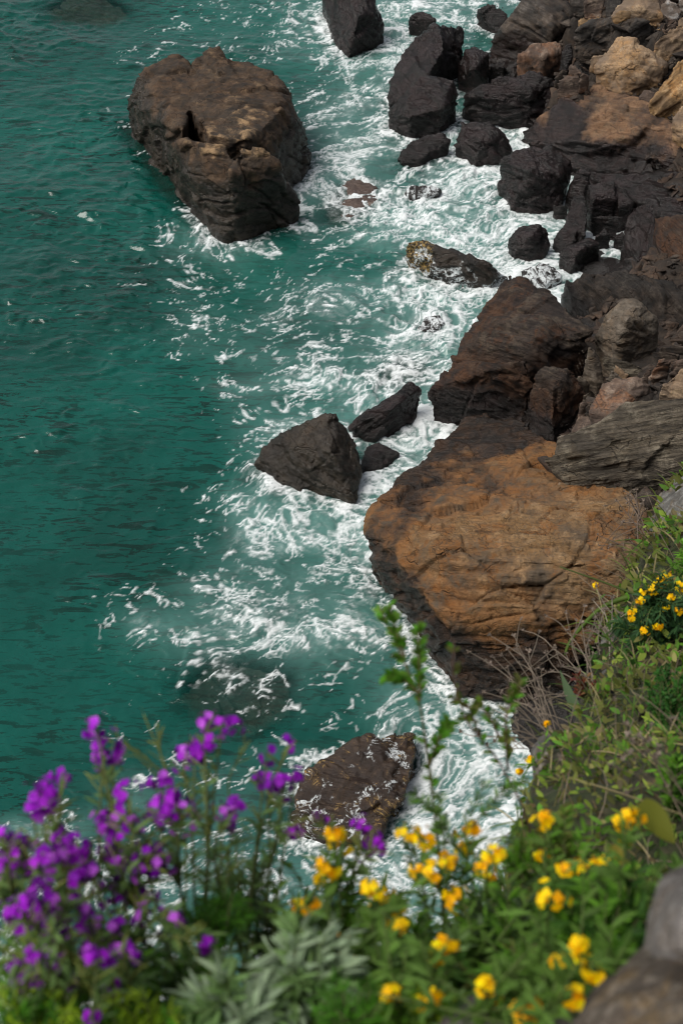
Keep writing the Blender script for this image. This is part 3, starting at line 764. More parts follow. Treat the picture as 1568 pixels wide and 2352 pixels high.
rock("rock", "brown rock strewn with golden kelp, awash with foam behind the purple flowers", [
    [(690, 1792, .2), (702, 1768, .4), (770, 1724, .45), (850, 1700, .45), (945, 1690, .25), (950, 1750, .5), (930, 1830, .5), (880, 1872, .3), (780, 1872, .2), (740, 1900, 0), (672, 1882, 0), (800, 1790, .7)],
    [(690, 1880, .2), (760, 1850, .4), (900, 1850, .3), (860, 1930, .1), (760, 1925, 0), (700, 1915, 0)]], M_KELP, SHORE, strata=(.1, .5, .8), voxel=.026, lumps=1.6)
rock("rock", "purple brown rock just breaking the surface right of the sea stack", [
    [(745, 522, -.45), (772, 440, -.22), (812, 408, -.12), (862, 430, -.2), (872, 462, -.3), (800, 505, -.2), (765, 528, -.45)]], M_UNDER, SHORE, base=-.9, layers=.6, lumps=.5)
rock("rock", "small reef patch breaking through white foam above the yellow tipped wedge", [
    [(925, 440, .05), (945, 425, .22), (990, 424, .25), (1018, 430, .12), (1000, 448, .0), (945, 452, 0)]], M_WASH, SHORE, base=-.6, lumps=.5)
rock("rock", "small low rock in the foam left of the pyramid rock", [
    [(955, 755, .0), (975, 725, .16), (1010, 722, .14), (1022, 742, .05), (995, 762, -.02)]], M_WASH, SHORE, base=-.6, lumps=.5)
LOWER[:] = [1.0, 0]
for lab, pts in (
    ("mauve rock showing through the water at the top left corner", [(110, 30, -.25), (160, 0, -.15), (240, -10, -.15), (300, 40, -.25), (250, 75, -.35), (150, 65, -.35)]),
    ("brown rock under the water left of the flowers' tops", [(420, 1600, -.3), (470, 1540, -.34), (560, 1530, -.30), (660, 1560, -.34), (670, 1640, -.36), (560, 1700, -.35), (450, 1660, -.35)]),
    ("dim brown rock under thin foam above the log shaped rock", [(850, 890, -.2), (900, 840, -.22), (960, 835, -.20), (985, 870, -.22), (940, 890, -.2)]),
):
    rock("submerged_rock", lab, [pts], M_UNDER, "rocks lying just under the water", base=-1.6, lumps=.5)
settle_rocks()
# ------------------------------------------------------------------ the sea
FOAM_ROWS = {
    0: "0000132456654200", 100: "0001222466435000", 200: "0001111355430000", 300: "0011111365577600", 400: "0000111663578700",
    450: "0000011665789700", 500: "0000122238899989", 550: "0000354223799999", 600: "0000353223699999", 650: "0001223456889999",
    700: "0001334345899900", 750: "0001333335699000", 800: "0001334445778000", 850: "0000123446788000", 900: "0000135755689000",
    950: "0000013465788000", 1000: "0000014555788000", 1050: "0000013557778000", 1100: "0000135678770000", 1150: "0000127867770000",
    1200: "0000127976600000", 1250: "0000135875500000", 1300: "0000134445500000", 1350: "0001344544440000", 1400: "0012354555440000",
    1450: "0014545665440000", 1500: "0012344444440000", 1550: "0001143325550000", 1600: "0001122225554000", 1650: "0011121124565400",
    1700: "0011213323686540", 1750: "0011232344688654", 1800: "0123333344688654", 1850: "0125443345888760", 1900: "5543343347888600",
    1950: "4443444457788600", 2050: "3334444556777600", 2200: "4445555556666600", 2350: "5555555556666600"}
fy = np.array(sorted(FOAM_ROWS))
ft = np.array([[int(ch) for ch in FOAM_ROWS[k]] for k in fy], float) / 9


def foam_density(px, py):                     # coverage as read off the photograph, laid on the water's plane
    px, py = np.clip(px / 100, 0, 14.999), np.clip(py, 0, 2349)
    k = np.clip(np.searchsorted(fy, py, side='right') - 1, 0, len(fy) - 2)
    v = (py - fy[k]) / (fy[k + 1] - fy[k])
    i = px.astype(int)
    u = px - i
    return (ft[k, i] * (1 - u) + ft[k, i + 1] * u) * (1 - v) + (ft[k + 1, i] * (1 - u) + ft[k + 1, i + 1] * u) * v


xs = np.arange(-10.5, 12.5, .028)
ext = np.array([.1, .3, .8, 2, 4, 8, 16, 40, 100, 300, 900, 2500])
xs = np.concatenate([(-10.5 - ext)[::-1], xs, 12.5 + ext])
ys = [7.0]
while ys[-1] < 48:
    ys.append(ys[-1] + .026 + max(0, ys[-1] - 14) * .0011)
ys = np.concatenate([(7.0 - ext[:8])[::-1], np.array(ys), ys[-1] + ext])
X, Y = np.meshgrid(xs, ys)
sh = X.shape
P = np.stack([X.ravel(), Y.ravel(), np.zeros(X.size)], 1)
near = (np.abs(P[:, 0] - 1) < 13) & (P[:, 1] > 5) & (P[:, 1] < 52)
Pn = P[near].astype(np.float32)


def blur(img, s):                             # gaussian, by FFT
    ky = np.fft.fftfreq(img.shape[0])[:, None]
    kx = np.fft.fftfreq(img.shape[1])[None, :]
    return np.real(np.fft.ifft2(np.fft.fft2(img) * np.exp(-2 * (np.pi * s) ** 2 * (kx ** 2 + ky ** 2))))


# how near the rocks are, on a 10 cm raster of the shore
wl = np.concatenate(WATERLINE)
R0 = (-14.0, 2.0)
occ = np.zeros((560, 300))
ij = ((wl[:, 1] - R0[1]) / .1).astype(int), ((wl[:, 0] - R0[0]) / .1).astype(int)
ok = (ij[0] >= 0) & (ij[0] < 560) & (ij[1] >= 0) & (ij[1] < 300)
line = ok & (np.abs(wl[:, 2]) < .16)
deep = ok & (wl[:, 2] < .12)
ring = np.zeros_like(occ)
ring[ij[0][line], ij[1][line]] = 1
dp = np.zeros_like(occ)
dp[ij[0][deep], ij[1][deep]] = 1


def sample(img, p):
    a = np.clip((p[:, 1] - R0[1]) / .1 - .5, 0, 558.9)
    b = np.clip((p[:, 0] - R0[0]) / .1 - .5, 0, 298.9)
    i, j = a.astype(int), b.astype(int)
    u, v = a - i, b - j
    return (img[i, j] * (1 - v) + img[i, j + 1] * v) * (1 - u) + (img[i + 1, j] * (1 - v) + img[i + 1, j + 1] * v) * u


ringf = sample(np.clip(blur(ring, 2.2) * 4.5, 0, 1), Pn)
clearf = sample(np.clip(blur(dp, 2.2) * 1.3, 0, 1), Pn)

px, py, _ = project(Pn)
wv = np.stack([fbm(Pn * .35 + 3, 2), fbm(Pn * .35 + 41, 2), np.zeros(len(Pn))], 1)
dens = 1.04 * foam_density(px + wv[:, 0] * 60, py + wv[:, 1] * 50)

foam, dd, patch, n1, w1, w2 = foam_fields(Pn, dens, ringf)
# the thin wind-blown streaks on the open water
sm = noise(np.stack([Pn[:, 0] * 2.4 + Pn[:, 1] * 1.0, Pn[:, 1] * .9 - Pn[:, 0] * .5, Pn[:, 2]], 1) + w2.repeat(2, 1)[:, :3] * 3 + 15)
smear = np.clip(sm - .25, 0, 1) * .09 * np.clip(noise(Pn * .3 + 4) + .35, 0, 1)
foam = np.maximum(foam, smear * (dd < .3))
milk = np.clip(sstep(.10, .85, dens) * .95 + patch * .12 * dens, 0, 1)

# the shape of the surface: short waves with steep fronts turned to the shore
def saw(ph, front=.19):                       # 0..1, rising slowly and falling within the front
    t = ph - np.floor(ph)
    return np.where(t < front, sstep(0, front, t), 1 - (t - front) / (1 - front))


yy = Pn[:, 1] + Pn[:, 0] * .16
xx = Pn[:, 0] - Pn[:, 1] * .16
wan = fbm(np.stack([xx * .42, yy * .42, xx * 0 + 3], 1), 3)
wan2 = fbm(np.stack([xx * 1.1, yy * 1.1, xx * 0 + 8], 1), 3)
gust = np.clip(noise(Pn * .25 + 8) * 1.3 + .55, .12, 1) * np.clip((Pn[:, 1] - 9) / 18, .5, 1)
on1 = np.clip(noise(np.stack([xx * .8, yy * 1.3, xx * 0 + 1], 1)) * 2.4 + .15, 0, 1)
on2 = np.clip(noise(np.stack([xx * 1.6, yy * 2.6, xx * 0 + 5], 1)) * 2.4 + .10, 0, 1)
on3 = np.clip(noise(np.stack([xx * 3.0, yy * 4.4, xx * 0 + 7], 1)) * 2.4 + .05, 0, 1)
hz = .10 * noise(np.stack([xx * .16, yy * .34, xx * 0], 1))
hz += .075 * saw(yy * .62 + wan * 1.3) * on1 * gust
hz += .060 * saw(yy * 1.1 + wan * 1.5 + wan2 * .5 + .3) * on2 * gust
hz += .034 * saw(yy * 1.95 + wan * 1.5 + wan2 * 1.2) * on3 * gust
hz += .007 * noise(np.stack([xx * 3.2, yy * 6.8, xx * 0 + 3], 1))
hz += foam * .012 + dd * .05 * noise(Pn * 2.2 + 2) + .05 * dd * n1
hz -= .10
Zs = np.full(len(P), -.05)
Zs[near] = hz
me = grid_mesh("sea", X, Y, Zs.reshape(sh))
for nm, val in (("foam", foam), ("milk", milk), ("clear", clearf), ("open", np.clip(dd, 0, 1))):
    full = np.zeros(len(P), np.float32)
    full[near] = val
    at = me.attributes.new(nm, 'FLOAT', 'POINT')
    at.data.foreach_set('value', full)


def water_material():
    g = NT("sea_water")
    pos = g.n('NewGeometry', out=0)
    foam = g.n('Attribute', out=2, attribute_name="foam")
    milk = g.n('Attribute', out=2, attribute_name="milk")
    clr = g.n('Attribute', out=2, attribute_name="clear")
    big = g.noise(pos, .16, 4, .55)
    med = g.noise(g.scaled(pos, (.7, 1.2, 1)), .8, 6, .6)
    c = g.mix(g.range(big, .35, .65), (.0002, .042, .031), (.0008, .076, .057))
    c = g.mix(g.math('MULTIPLY', g.range(med, .4, .7), .4), c, (.003, .076, .061))
    # dark streaks of wave faces reflecting less sky, painted into the base colour
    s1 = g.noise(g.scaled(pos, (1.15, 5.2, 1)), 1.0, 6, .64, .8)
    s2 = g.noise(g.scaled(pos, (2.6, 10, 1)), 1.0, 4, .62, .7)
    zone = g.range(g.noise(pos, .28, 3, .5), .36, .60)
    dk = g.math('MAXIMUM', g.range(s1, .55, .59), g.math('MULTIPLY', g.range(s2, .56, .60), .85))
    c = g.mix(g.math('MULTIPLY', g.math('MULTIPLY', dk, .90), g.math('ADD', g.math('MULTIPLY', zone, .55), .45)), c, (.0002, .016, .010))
    c = g.mix(g.math('MULTIPLY', milk, .70), c, (.12, .25, .225))
    rip = g.noise(g.scaled(pos, (3.2, 7.5, 1)), 1.0, 5, .6, .4)
    rip2 = g.noise(g.scaled(pos, (9, 19, 1)), 1.0, 3, .5)
    h = g.math('ADD', rip, g.math('MULTIPLY', rip2, .3))
    nrm = g.n('Bump', {'Strength': .30, 'Distance': .04, 'Height': h})
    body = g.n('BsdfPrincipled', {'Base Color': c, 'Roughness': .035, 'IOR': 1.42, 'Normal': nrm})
    thru = g.n('BsdfTransparent', {'Color': (.55, .68, .65, 1)})
    see = g.math('MULTIPLY', clr, .70)
    wat = g.n('MixShader', {0: see, 1: body, 2: thru})
    f1 = g.noise(pos, 16, 6, .7)
    f2 = g.noise(pos, 48, 3, .6)
    grain = g.math('ADD', g.math('MULTIPLY', g.math('SUBTRACT', f1, .5), .85), g.math('MULTIPLY', g.math('SUBTRACT', f2, .5), .45))
    edge = g.math('MULTIPLY', g.math('MULTIPLY', foam, g.math('SUBTRACT', 1.0, foam)), 3.0)
    m = g.math('ADD', g.math('MULTIPLY', foam, 1.06), g.math('MULTIPLY', edge, g.math('MULTIPLY', grain, 1.0)), True)
    m = g.math('MULTIPLY', m, g.range(foam, .0, .10))
    wp = g.n('VectorMath', {0: pos, 1: g.n('VectorMath', {0: g.n('TexNoise', {'Vector': pos, 'Scale': 3.0, 'Detail': 4.0}, out=1), 1: (.35, .35, 0)}, operation='MULTIPLY')}, operation='ADD')
    h1 = g.n('TexVoronoi', {'Vector': g.scaled(wp, (1, 1.5, 0)), 'Scale': 5.0}, feature='DISTANCE_TO_EDGE')
    h2 = g.n('TexVoronoi', {'Vector': g.scaled(wp, (1, 1.5, 0)), 'Scale': 13.0}, feature='DISTANCE_TO_EDGE')
    hole = g.math('MAXIMUM', g.range(h1, .05, .22), g.math('MULTIPLY', g.range(h2, .06, .25), .6))
    m = g.math('MULTIPLY', m, g.math('SUBTRACT', 1.0, g.math('MULTIPLY', hole, g.range(foam, .55, 1.0, .34, .16))))
    fb = g.n('Bump', {'Strength': .15, 'Distance': .05, 'Height': g.math('ADD', foam, g.math('MULTIPLY', f1, .6))})
    fc = g.mix(f1, (.60, .65, .66), (.88, .90, .90))
    white = g.n('BsdfPrincipled', {'Base Color': fc, 'Roughness': .75, 'Normal': fb, 'Specular IOR Level': .2})
    return g.out(g.n('MixShader', {0: m, 1: wat, 2: white}))


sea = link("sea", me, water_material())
tag(sea, "green sea water breaking into white foam", kind="structure")

# ------------------------------------------------------------------ the ground under the boulders, and the sea bed
CTRL = [Z(*p) for p in (
    (1330, 470, -.35), (1440, 560, -.35), (1345, 720, -.35), (1345, 860, .9), (1480, 850, 1.7), (1568, 900, 2.4), (1300, 1010, .1), (1450, 1130, 2.0), (1568, 1130, 2.4),
    (1240, 140, .3), (1340, 170, 1.0), (1500, 200, 1.5), (1450, 60, 1.9), (1568, 0, 2.6), (1300, -40, 1.6), (1568, 420, 1.0), (1568, 600, 1.4), (1500, 700, 1.2), (1220, 290, -.5), (1150, 110, -.4),
    (1100, 0, -1.0), (1000, 100, -1.4), (1000, 400, -1.5), (1000, 650, -1.5), (900, 900, -1.6), (900, 1100, -1.5), (800, 1300, -1.6), (600, 600, -3), (200, 400, -4), (200, 1400, -4), (900, 1700, -1.2),
    (1250, 1500, -.5), (1450, 1500, .6), (1568, 1400, 1.6), (600, 0, -3), (0, 0, -5), (600, 2000, -1.5), (1300, 1900, -.3))]
CTRL += [np.array(p, float) for p in ((14, 10, 5), (14, 20, 5), (14, 30, 5), (14, 45, 4), (-14, 10, -5), (-14, 45, -6), (6, 8, 1.5), (10, 52, 2.5), (0, 52, -3))]
CT = np.array(CTRL)
ST = np.array(SEATS)


def idw(p, c=CT, power=3.0):
    d2 = (p[:, None, 0] - c[None, :, 0]) ** 2 + (p[:, None, 1] - c[None, :, 1]) ** 2 + .05
    w = d2 ** (-power / 2)
    return (w * c[None, :, 2]).sum(1) / w.sum(1)


gx = np.concatenate([[-2500, -400, -80, -30], np.arange(-14, 14.01, .12), [20, 40, 80, 400, 2500]])
gy = np.concatenate([[-20, 0], np.arange(5, 54, .14), [60, 80, 150, 600, 3000]])
X, Y = np.meshgrid(gx, gy)
p2 = np.stack([X.ravel(), Y.ravel(), 0 * X.ravel()], 1)
zz = np.concatenate([idw(ch) for ch in np.array_split(p2, 20)])
for a in np.array_split(np.arange(len(p2)), 20):
    dd2 = np.sqrt((p2[a, None, 0] - ST[None, :, 0]) ** 2 + (p2[a, None, 1] - ST[None, :, 1]) ** 2)
    zz[a] = np.maximum(zz[a], (ST[None, :, 2] - np.maximum(dd2 - .12, 0) * 3.0).max(1))
f1, f2 = cells(p2 * 2.2 + 5)
zz = zz + fbm(p2 * .9, 4) * .12 + (.5 - f1) * .22
shore = link("shore_ground", grid_mesh("shore_ground", X, Y, zz.reshape(X.shape)), M_GROUND)
tag(shore, "dark stony ground between and under the boulders", kind="structure")

# broken stone in the gaps between the boulders
rs = np.random.RandomState(5)
forms = []
for k in range(8):
    b = bmesh.new()
    v = [b.verts.new(tuple(x)) for x in rs.normal(size=(13, 3)) * np.array([1, .7, .45])]
    bmesh.ops.convex_hull(b, input=v)
    bmesh.ops.delete(b, geom=[x for x in b.verts if not x.link_faces], context='VERTS')
    bmesh.ops.bevel(b, geom=b.edges[:], offset=.10, segments=1, affect='EDGES')
    b.verts.index_update()
    forms.append((np.array([x.co[:] for x in b.verts]), [[x.index for x in f.verts] for f in b.faces]))
    b.free()
pp = np.stack([rs.uniform(1, 13, 60000), rs.uniform(14, 52, 60000), np.zeros(60000)], 1)
gz = np.concatenate([idw(ch) for ch in np.array_split(pp, 20)])
for a in np.array_split(np.arange(len(pp)), 20):
    dd2 = np.sqrt((pp[a, None, 0] - ST[None, :, 0]) ** 2 + (pp[a, None, 1] - ST[None, :, 1]) ** 2)
    gz[a] = np.maximum(gz[a], (ST[None, :, 2] - np.maximum(dd2 - .12, 0) * 3.0).max(1))
gz += fbm(pp * .9, 4) * .12 + (.5 - cells(pp * 2.2 + 5)[0]) * .22
ux, uy, _f = project(np.stack([pp[:, 0], pp[:, 1], gz], 1))
keep = (gz > .12) & (ux < W0 + 120) & (uy > -120) & (uy < 1250)
V, F, nv = [], [], 0
for x, y, z in np.stack([pp[:, 0], pp[:, 1], gz], 1)[keep][:3600]:
    co, fc = forms[rs.randint(8)]
    sz = rs.uniform(.035, .15) * rs.uniform(.6, 1.3)
    th = rs.uniform(0, 6.28)
    R = np.array([[math.cos(th), -math.sin(th), 0], [math.sin(th), math.cos(th), 0], [0, 0, 1]])
    c = (co * sz) @ R.T
    c[:, 2] += c[:, 0] * rs.uniform(-.6, .6) + c[:, 1] * rs.uniform(-.6, .6)
    V.append(c + (x, y, z + sz * .15))
    F += [[i + nv for i in f] for f in fc]
    nv += len(co)
M_RUBBLE = rock_material("rubble_stone", dry=(.050, .039, .031), pale=(.10, .080, .063), dark=(.020, .016, .014), stain=(.085, .045, .024), wet=(.013, .011, .010), wet_two=(.028, .021, .019), wet_line=.75, wet_band=.6, strata=.2)
rub = link("rubble", mesh_from("rubble", np.concatenate(V), F, False), M_RUBBLE)
tag(rub, "small broken stones filling the gaps between the boulders", kind="stuff")
# ------------------------------------------------------------------ the grassy cliff edge below the camera
EDGE = [(1700, 960, 10.2), (1560, 1085, 9.4), (1500, 1190, 8.6), (1455, 1300, 7.8), (1400, 1435, 7.0), (1352, 1505, 6.6), (1370, 1580, 6.2), (1300, 1665, 5.7), (1222, 1770, 5.1), (1195, 1870, 4.6),
        (1160, 2000, 4.1), (1020, 2110, 3.7), (860, 2180, 3.4), (660, 2270, 3.2), (450, 2370, 3.05), (200, 2430, 2.95), (0, 2450, 2.9), (-200, 2470, 2.9)]
INNER = [(1900, 1090, 9.0), (1700, 1400, 6.7), (1700, 1800, 4.5), (1750, 2352, 2.5), (1100, 2352, 3.0), (1400, 2100, 3.5), (600, 2520, 2.75), (0, 2620, 2.65), (1480, 1600, 5.7), (1450, 1900, 4.3), (1560, 1300, 7.4)]
BC = np.array([D(*p) for p in EDGE + INNER] + [np.array(p, float) for p in ((0, 0, 18.25), (2.5, 0, 18.5), (5, 2, 18.2), (-3, -.5, 18.0), (-8, -2, 18.3), (8, 4, 17.5), (8, 8, 15.5), (0, -4, 18.8), (6, -4, 19), (-5, .6, 17.6))])
POLY = np.array([D(*p)[:2] for p in EDGE] + [(-9, .5), (-30, .5), (-30, -30), (30, -30), (30, 9), (5, 8.5)])


def poly_distance(p):                         # positive inside the cliff top
    d = np.full(len(p), 1e9)
    inside = np.zeros(len(p), bool)
    for a, b in zip(POLY, np.roll(POLY, -1, 0)):
        ab, ap = b - a, p - a
        t = np.clip((ap @ ab) / (ab @ ab), 0, 1)
        d = np.minimum(d, np.linalg.norm(ap - t[:, None] * ab, axis=1))
        cr = ((a[1] > p[:, 1]) != (b[1] > p[:, 1]))
        xi = (b[0] - a[0]) * (p[:, 1] - a[1]) / (b[1] - a[1] + 1e-12) + a[0]
        inside ^= cr & (p[:, 0] < xi)
    return np.where(inside, d, -d)


def bank_height(p):
    p3 = np.stack([p[:, 0], p[:, 1], 0 * p[:, 0]], 1)
    top = idw(p3, BC, 3.2)
    e = poly_distance(p)
    n = fbm(p3 * 1.7 + 3, 4) * .10 + fbm(p3 * .5, 2) * .10
    return top + n * np.where(e > 0, .6, 1.6) + np.minimum(e, 0) * 25 - np.where(e < .12, (.12 - np.maximum(e, 0)) * .7, 0), e


gx = np.concatenate([[-30, -18, -12, -8], np.arange(-6, 8.01, .07), [10, 14, 20, 30]])
gy = np.concatenate([[-30, -18, -9, -5], np.arange(-3, 13.01, .07), [15, 18]])
X, Y = np.meshgrid(gx, gy)
zz, _e = bank_height(np.stack([X.ravel(), Y.ravel()], 1))
zz = np.maximum(zz, -1.5)
g = NT("cliff_soil")
po = g.n('TexCoord', out=3)
n1_ = g.noise(po, 2.2, 8, .65)
n2_ = g.noise(po, 14, 8, .7)
cc = g.mix(g.range(n1_, .38, .62), (.035, .027, .016), (.030, .042, .012))
cc = g.mix(g.range(n2_, .5, .7), cc, (.085, .068, .038))
M_SOIL = g.out(g.n('BsdfPrincipled', {'Base Color': cc, 'Roughness': .95, 'Normal': g.n('Bump', {'Strength': .8, 'Distance': .03, 'Height': n2_})}))
bank = link("cliff_ground", grid_mesh("cliff_ground", X, Y, zz.reshape(X.shape)), M_SOIL)
tag(bank, "steep grassy cliff edge dropping to the shore", kind="structure")

# stones in and before the bank
FG = "rocks in the cliff edge plants"
M_LICHEN = rock_material("pale_lichen_rock", dry=(.19, .18, .165), pale=(.36, .35, .33), dark=(.085, .08, .072), stain=(.26, .19, .11), stain_amount=.4, wet_line=-9, strata=.35, scale=4)
M_NEAR = rock_material("near_brown_rock", dry=(.12, .095, .072), pale=(.27, .23, .185), dark=(.035, .028, .022), stain=(.26, .16, .05), stain_amount=.4, wet_line=-9, strata=.2, scale=9)
M_NEARG = rock_material("near_grey_rock", dry=(.19, .175, .165), pale=(.33, .305, .285), dark=(.085, .073, .065), stain=(.20, .15, .10), stain_amount=.3, wet_line=-9, strata=.15, scale=9)


def near_rock(label, pts, mat, base, **kw):
    rock("boulder", label, [[D(*p) for p in pts]], mat, FG, base=min(D(*p)[2] for p in pts) - base, keep=.9, **kw)


near_rock("pale mottled grey rock at the right edge below the slate slab", [(1500, 1190, 8.5), (1512, 1150, 8.7), (1550, 1108, 8.9), (1640, 1085, 9.0), (1640, 1240, 7.9), (1560, 1250, 8.0), (1510, 1245, 8.1), (1570, 1160, 8.2)], M_LICHEN, .5, voxel=.014)
near_rock("grey rock with a white streak in the bank under the yellow flower clump", [(1385, 1478, 6.95), (1405, 1448, 7.1), (1440, 1450, 7.0), (1450, 1520, 6.5), (1425, 1570, 6.3), (1385, 1560, 6.4), (1410, 1500, 6.6)], M_LICHEN, .3, voxel=.01)
near_rock("small whitish stone at the tip of the grassy bank above the water", [(1228, 1728, 5.35), (1245, 1695, 5.5), (1266, 1698, 5.45), (1270, 1740, 5.2), (1240, 1765, 5.1), (1250, 1725, 5.2)], M_LICHEN, .15, voxel=.008)
near_rock("blurred grey rounded boulder at the lower right edge", [(1498, 2080, 2.25), (1505, 2030, 2.3), (1530, 2000, 2.35), (1600, 1965, 2.4), (1680, 2010, 2.3), (1680, 2190, 2.0), (1560, 2180, 2.05), (1510, 2160, 2.1), (1580, 2080, 2.05)], M_NEARG, .12, voxel=.006, layers=.1)
near_rock("blurred brown boulder filling the bottom right corner", [(1398, 2290, 2.2), (1428, 2235, 2.25), (1480, 2160, 2.25), (1560, 2120, 2.2), (1680, 2120, 2.1), (1680, 2480, 1.75), (1400, 2480, 1.9), (1340, 2370, 2.1), (1520, 2250, 2.0)], M_NEAR, .15, voxel=.006, layers=.2)
near_rock("low grey rock at the bottom edge left of the brown corner boulder", [(1222, 2350, 2.3), (1262, 2315, 2.35), (1330, 2312, 2.35), (1400, 2335, 2.25), (1420, 2460, 2.0), (1240, 2460, 2.05)], M_NEARG, .12, voxel=.006, layers=.1)
near_rock("small grey stone at the bottom edge among yellow flowers", [(1010, 2350, 2.4), (1042, 2305, 2.48), (1080, 2288, 2.5), (1130, 2310, 2.45), (1170, 2352, 2.35), (1170, 2450, 2.2), (1010, 2450, 2.25)], M_NEARG, .12, voxel=.006, layers=.1)
settle_rocks()

# ------------------------------------------------------------------ plants
RS = np.random.RandomState(11)


def leaf_material(name, through=.28, rough=.55):
    g = NT(name)
    c = g.n('Attribute', out=0, attribute_name="Col")
    p = g.n('BsdfPrincipled', {'Base Color': c, 'Roughness': rough, 'Specular IOR Level': .15})
    t = g.n('BsdfTranslucent', {'Color': g.mix(.5, c, g.mix(1.0, c, (1.5, 1.6, .7), 'MULTIPLY'))})
    return g.out(g.n('MixShader', {0: through, 1: p, 2: t}))


M_LEAF = leaf_material("leaf", .38)
M_PETAL = leaf_material("petal", .35, .6)
M_STEM = leaf_material("stem", .0, .7)
GREEN, GREYG, YELG, DARKG = (.095, .225, .020), (.15, .25, .085), (.22, .33, .018), (.040, .10, .014)
OLIVE, STRAW, BROWN, BRIGHT = (.11, .12, .030), (.30, .25, .13), (.085, .055, .032), (.07, .21, .016)
PURPLE = np.array([(.33, .014, .55), (.44, .03, .68), (.20, .006, .38), (.58, .12, .80), (.10, .003, .18), (.30, .01, .50)])
YELLOW = np.array([(1.0, .60, .002), (1.0, .68, .006), (.95, .46, .0)])


def unit(v):
    return v / np.maximum(np.linalg.norm(v, axis=-1, keepdims=True), 1e-9)


def rand_dirs(n, up=0.3):
    v = RS.normal(size=(n, 3))
    v[:, 2] = np.abs(v[:, 2]) * up * 1.5 + up * .2
    return unit(v)


class Plant:
    """Gathers leaves, petals and stems, then links them as one mesh."""

    def __init__(self):
        self.v, self.f, self.c, self.nv = [], [], [], 0

    def leaves(self, base, direc, length, width, col, droop=.3, prof=(.35, 1, .8, .08), vary=.25, twist=None):
        base = np.atleast_2d(base)
        n = len(base)
        if n == 0:
            return
        direc = unit(np.atleast_2d(direc) + np.zeros((n, 3)))
        length = np.broadcast_to(length, n)[:, None]
        width = np.broadcast_to(width, n)[:, None]
        up = np.array([0, 0, 1.0]) + (RS.normal(size=(n, 3)) * .45 if twist is None else twist)
        side = unit(np.cross(direc, up))
        k = len(prof)
        droop = np.broadcast_to(droop, n)[:, None]
        rows = []
        for i, w in enumerate(prof):
            t = i / (k - 1)
            ctr = base + direc * length * t + np.array([0, 0, -1.0]) * droop * length * t * t
            rows.append(np.stack([ctr - side * width * w / 2, ctr + side * width * w / 2], 1))
        V = np.stack(rows, 1).reshape(n, -1, 3)                       # n, 2k, 3
        o = self.nv + np.arange(n)[:, None] * (2 * k)
        for i in range(k - 1):
            q = np.concatenate([o + 2 * i, o + 2 * i + 1, o + 2 * i + 3, o + 2 * i + 2], 1)
            self.f += q.tolist()
        col = np.broadcast_to(np.asarray(col, float), (n, 3))
        cc = np.clip(col * (1 + RS.normal(size=(n, 1)) * vary) + RS.normal(size=(n, 3)) * .06 * vary * col.mean(), .002, 1)
        self.v.append(V.reshape(-1, 3))
        self.c.append(np.repeat(cc, 2 * k, 0))
        self.nv += n * 2 * k

    def tube(self, pts, r, col, n=5):
        pts = np.asarray(pts)
        k = len(pts)
        r = np.broadcast_to(r, k)
        t = unit(np.gradient(pts, axis=0))
        a = unit(np.cross(t, np.array([.3, .2, .93])))
        b = np.cross(t, a)
        th = np.arange(n) * 2 * np.pi / n
        V = pts[:, None] + r[:, None, None] * (np.cos(th)[None, :, None] * a[:, None] + np.sin(th)[None, :, None] * b[:, None])
        o = self.nv
        for i in range(k - 1):
            for j in range(n):
                self.f.append([o + i * n + j, o + i * n + (j + 1) % n, o + (i + 1) * n + (j + 1) % n, o + (i + 1) * n + j])
        self.f.append([o + (k - 1) * n + j for j in range(n)])
        self.v.append(V.reshape(-1, 3))
        self.c.append(np.broadcast_to(np.asarray(col, float), (k * n, 3)))
        self.nv += k * n

    def build(self, name, mat, parent=None, origin=None):
        V = np.concatenate(self.v)
        if origin is not None:
            V = V - np.asarray(origin)
        me = bpy.data.meshes.new(name)
        me.from_pydata(V.tolist(), [], self.f)
        me.polygons.foreach_set('use_smooth', np.ones(len(me.polygons), bool))
        c = np.concatenate(self.c)
        at = me.attributes.new("Col", 'FLOAT_COLOR', 'POINT')
        at.data.foreach_set('color', np.concatenate([c, np.ones((len(c), 1))], 1).astype(np.float32).ravel())
        me.update()
        return link(name, me, mat, parent)


def curve(a, b, lift=.12, n=9, wob=.01):
    a, b = np.asarray(a, float), np.asarray(b, float)
    m = (a + b) / 2 + np.array([0, 0, lift]) + RS.normal(size=3) * wob
    t = np.linspace(0, 1, n)[:, None]
    return (1 - t) ** 2 * a + 2 * t * (1 - t) * m + t * t * b


def root(name, at, label, cat, group=None):
    o = bpy.data.objects.new(name, None)
    COL.objects.link(o)
    o.location = tuple(map(float, at))
    o.empty_display_size = .05
    tag(o, label, cat, group)
    return o


def along(pts, n, lo=0.0, hi=1.0):
    t = np.sort(RS.uniform(lo, hi, n)) * (len(pts) - 1)
    i = np.minimum(t.astype(int), len(pts) - 2)
    f = (t - i)[:, None]
    return pts[i] * (1 - f) + pts[i + 1] * f, unit(pts[i + 1] - pts[i])


def dress(pl, pts, n, length, width, col, lo=.0, hi=.95, open_=1.0, droop=.3, prof=(.35, 1, .8, .08)):
    p, t = along(pts, n, lo, hi)
    d = unit(t * .7 + unit(np.cross(t, RS.normal(size=(n, 3)))) * open_)
    pl.leaves(p, d, length * RS.uniform(.6, 1.15, n), width * RS.uniform(.7, 1.2, n), col, droop, prof)


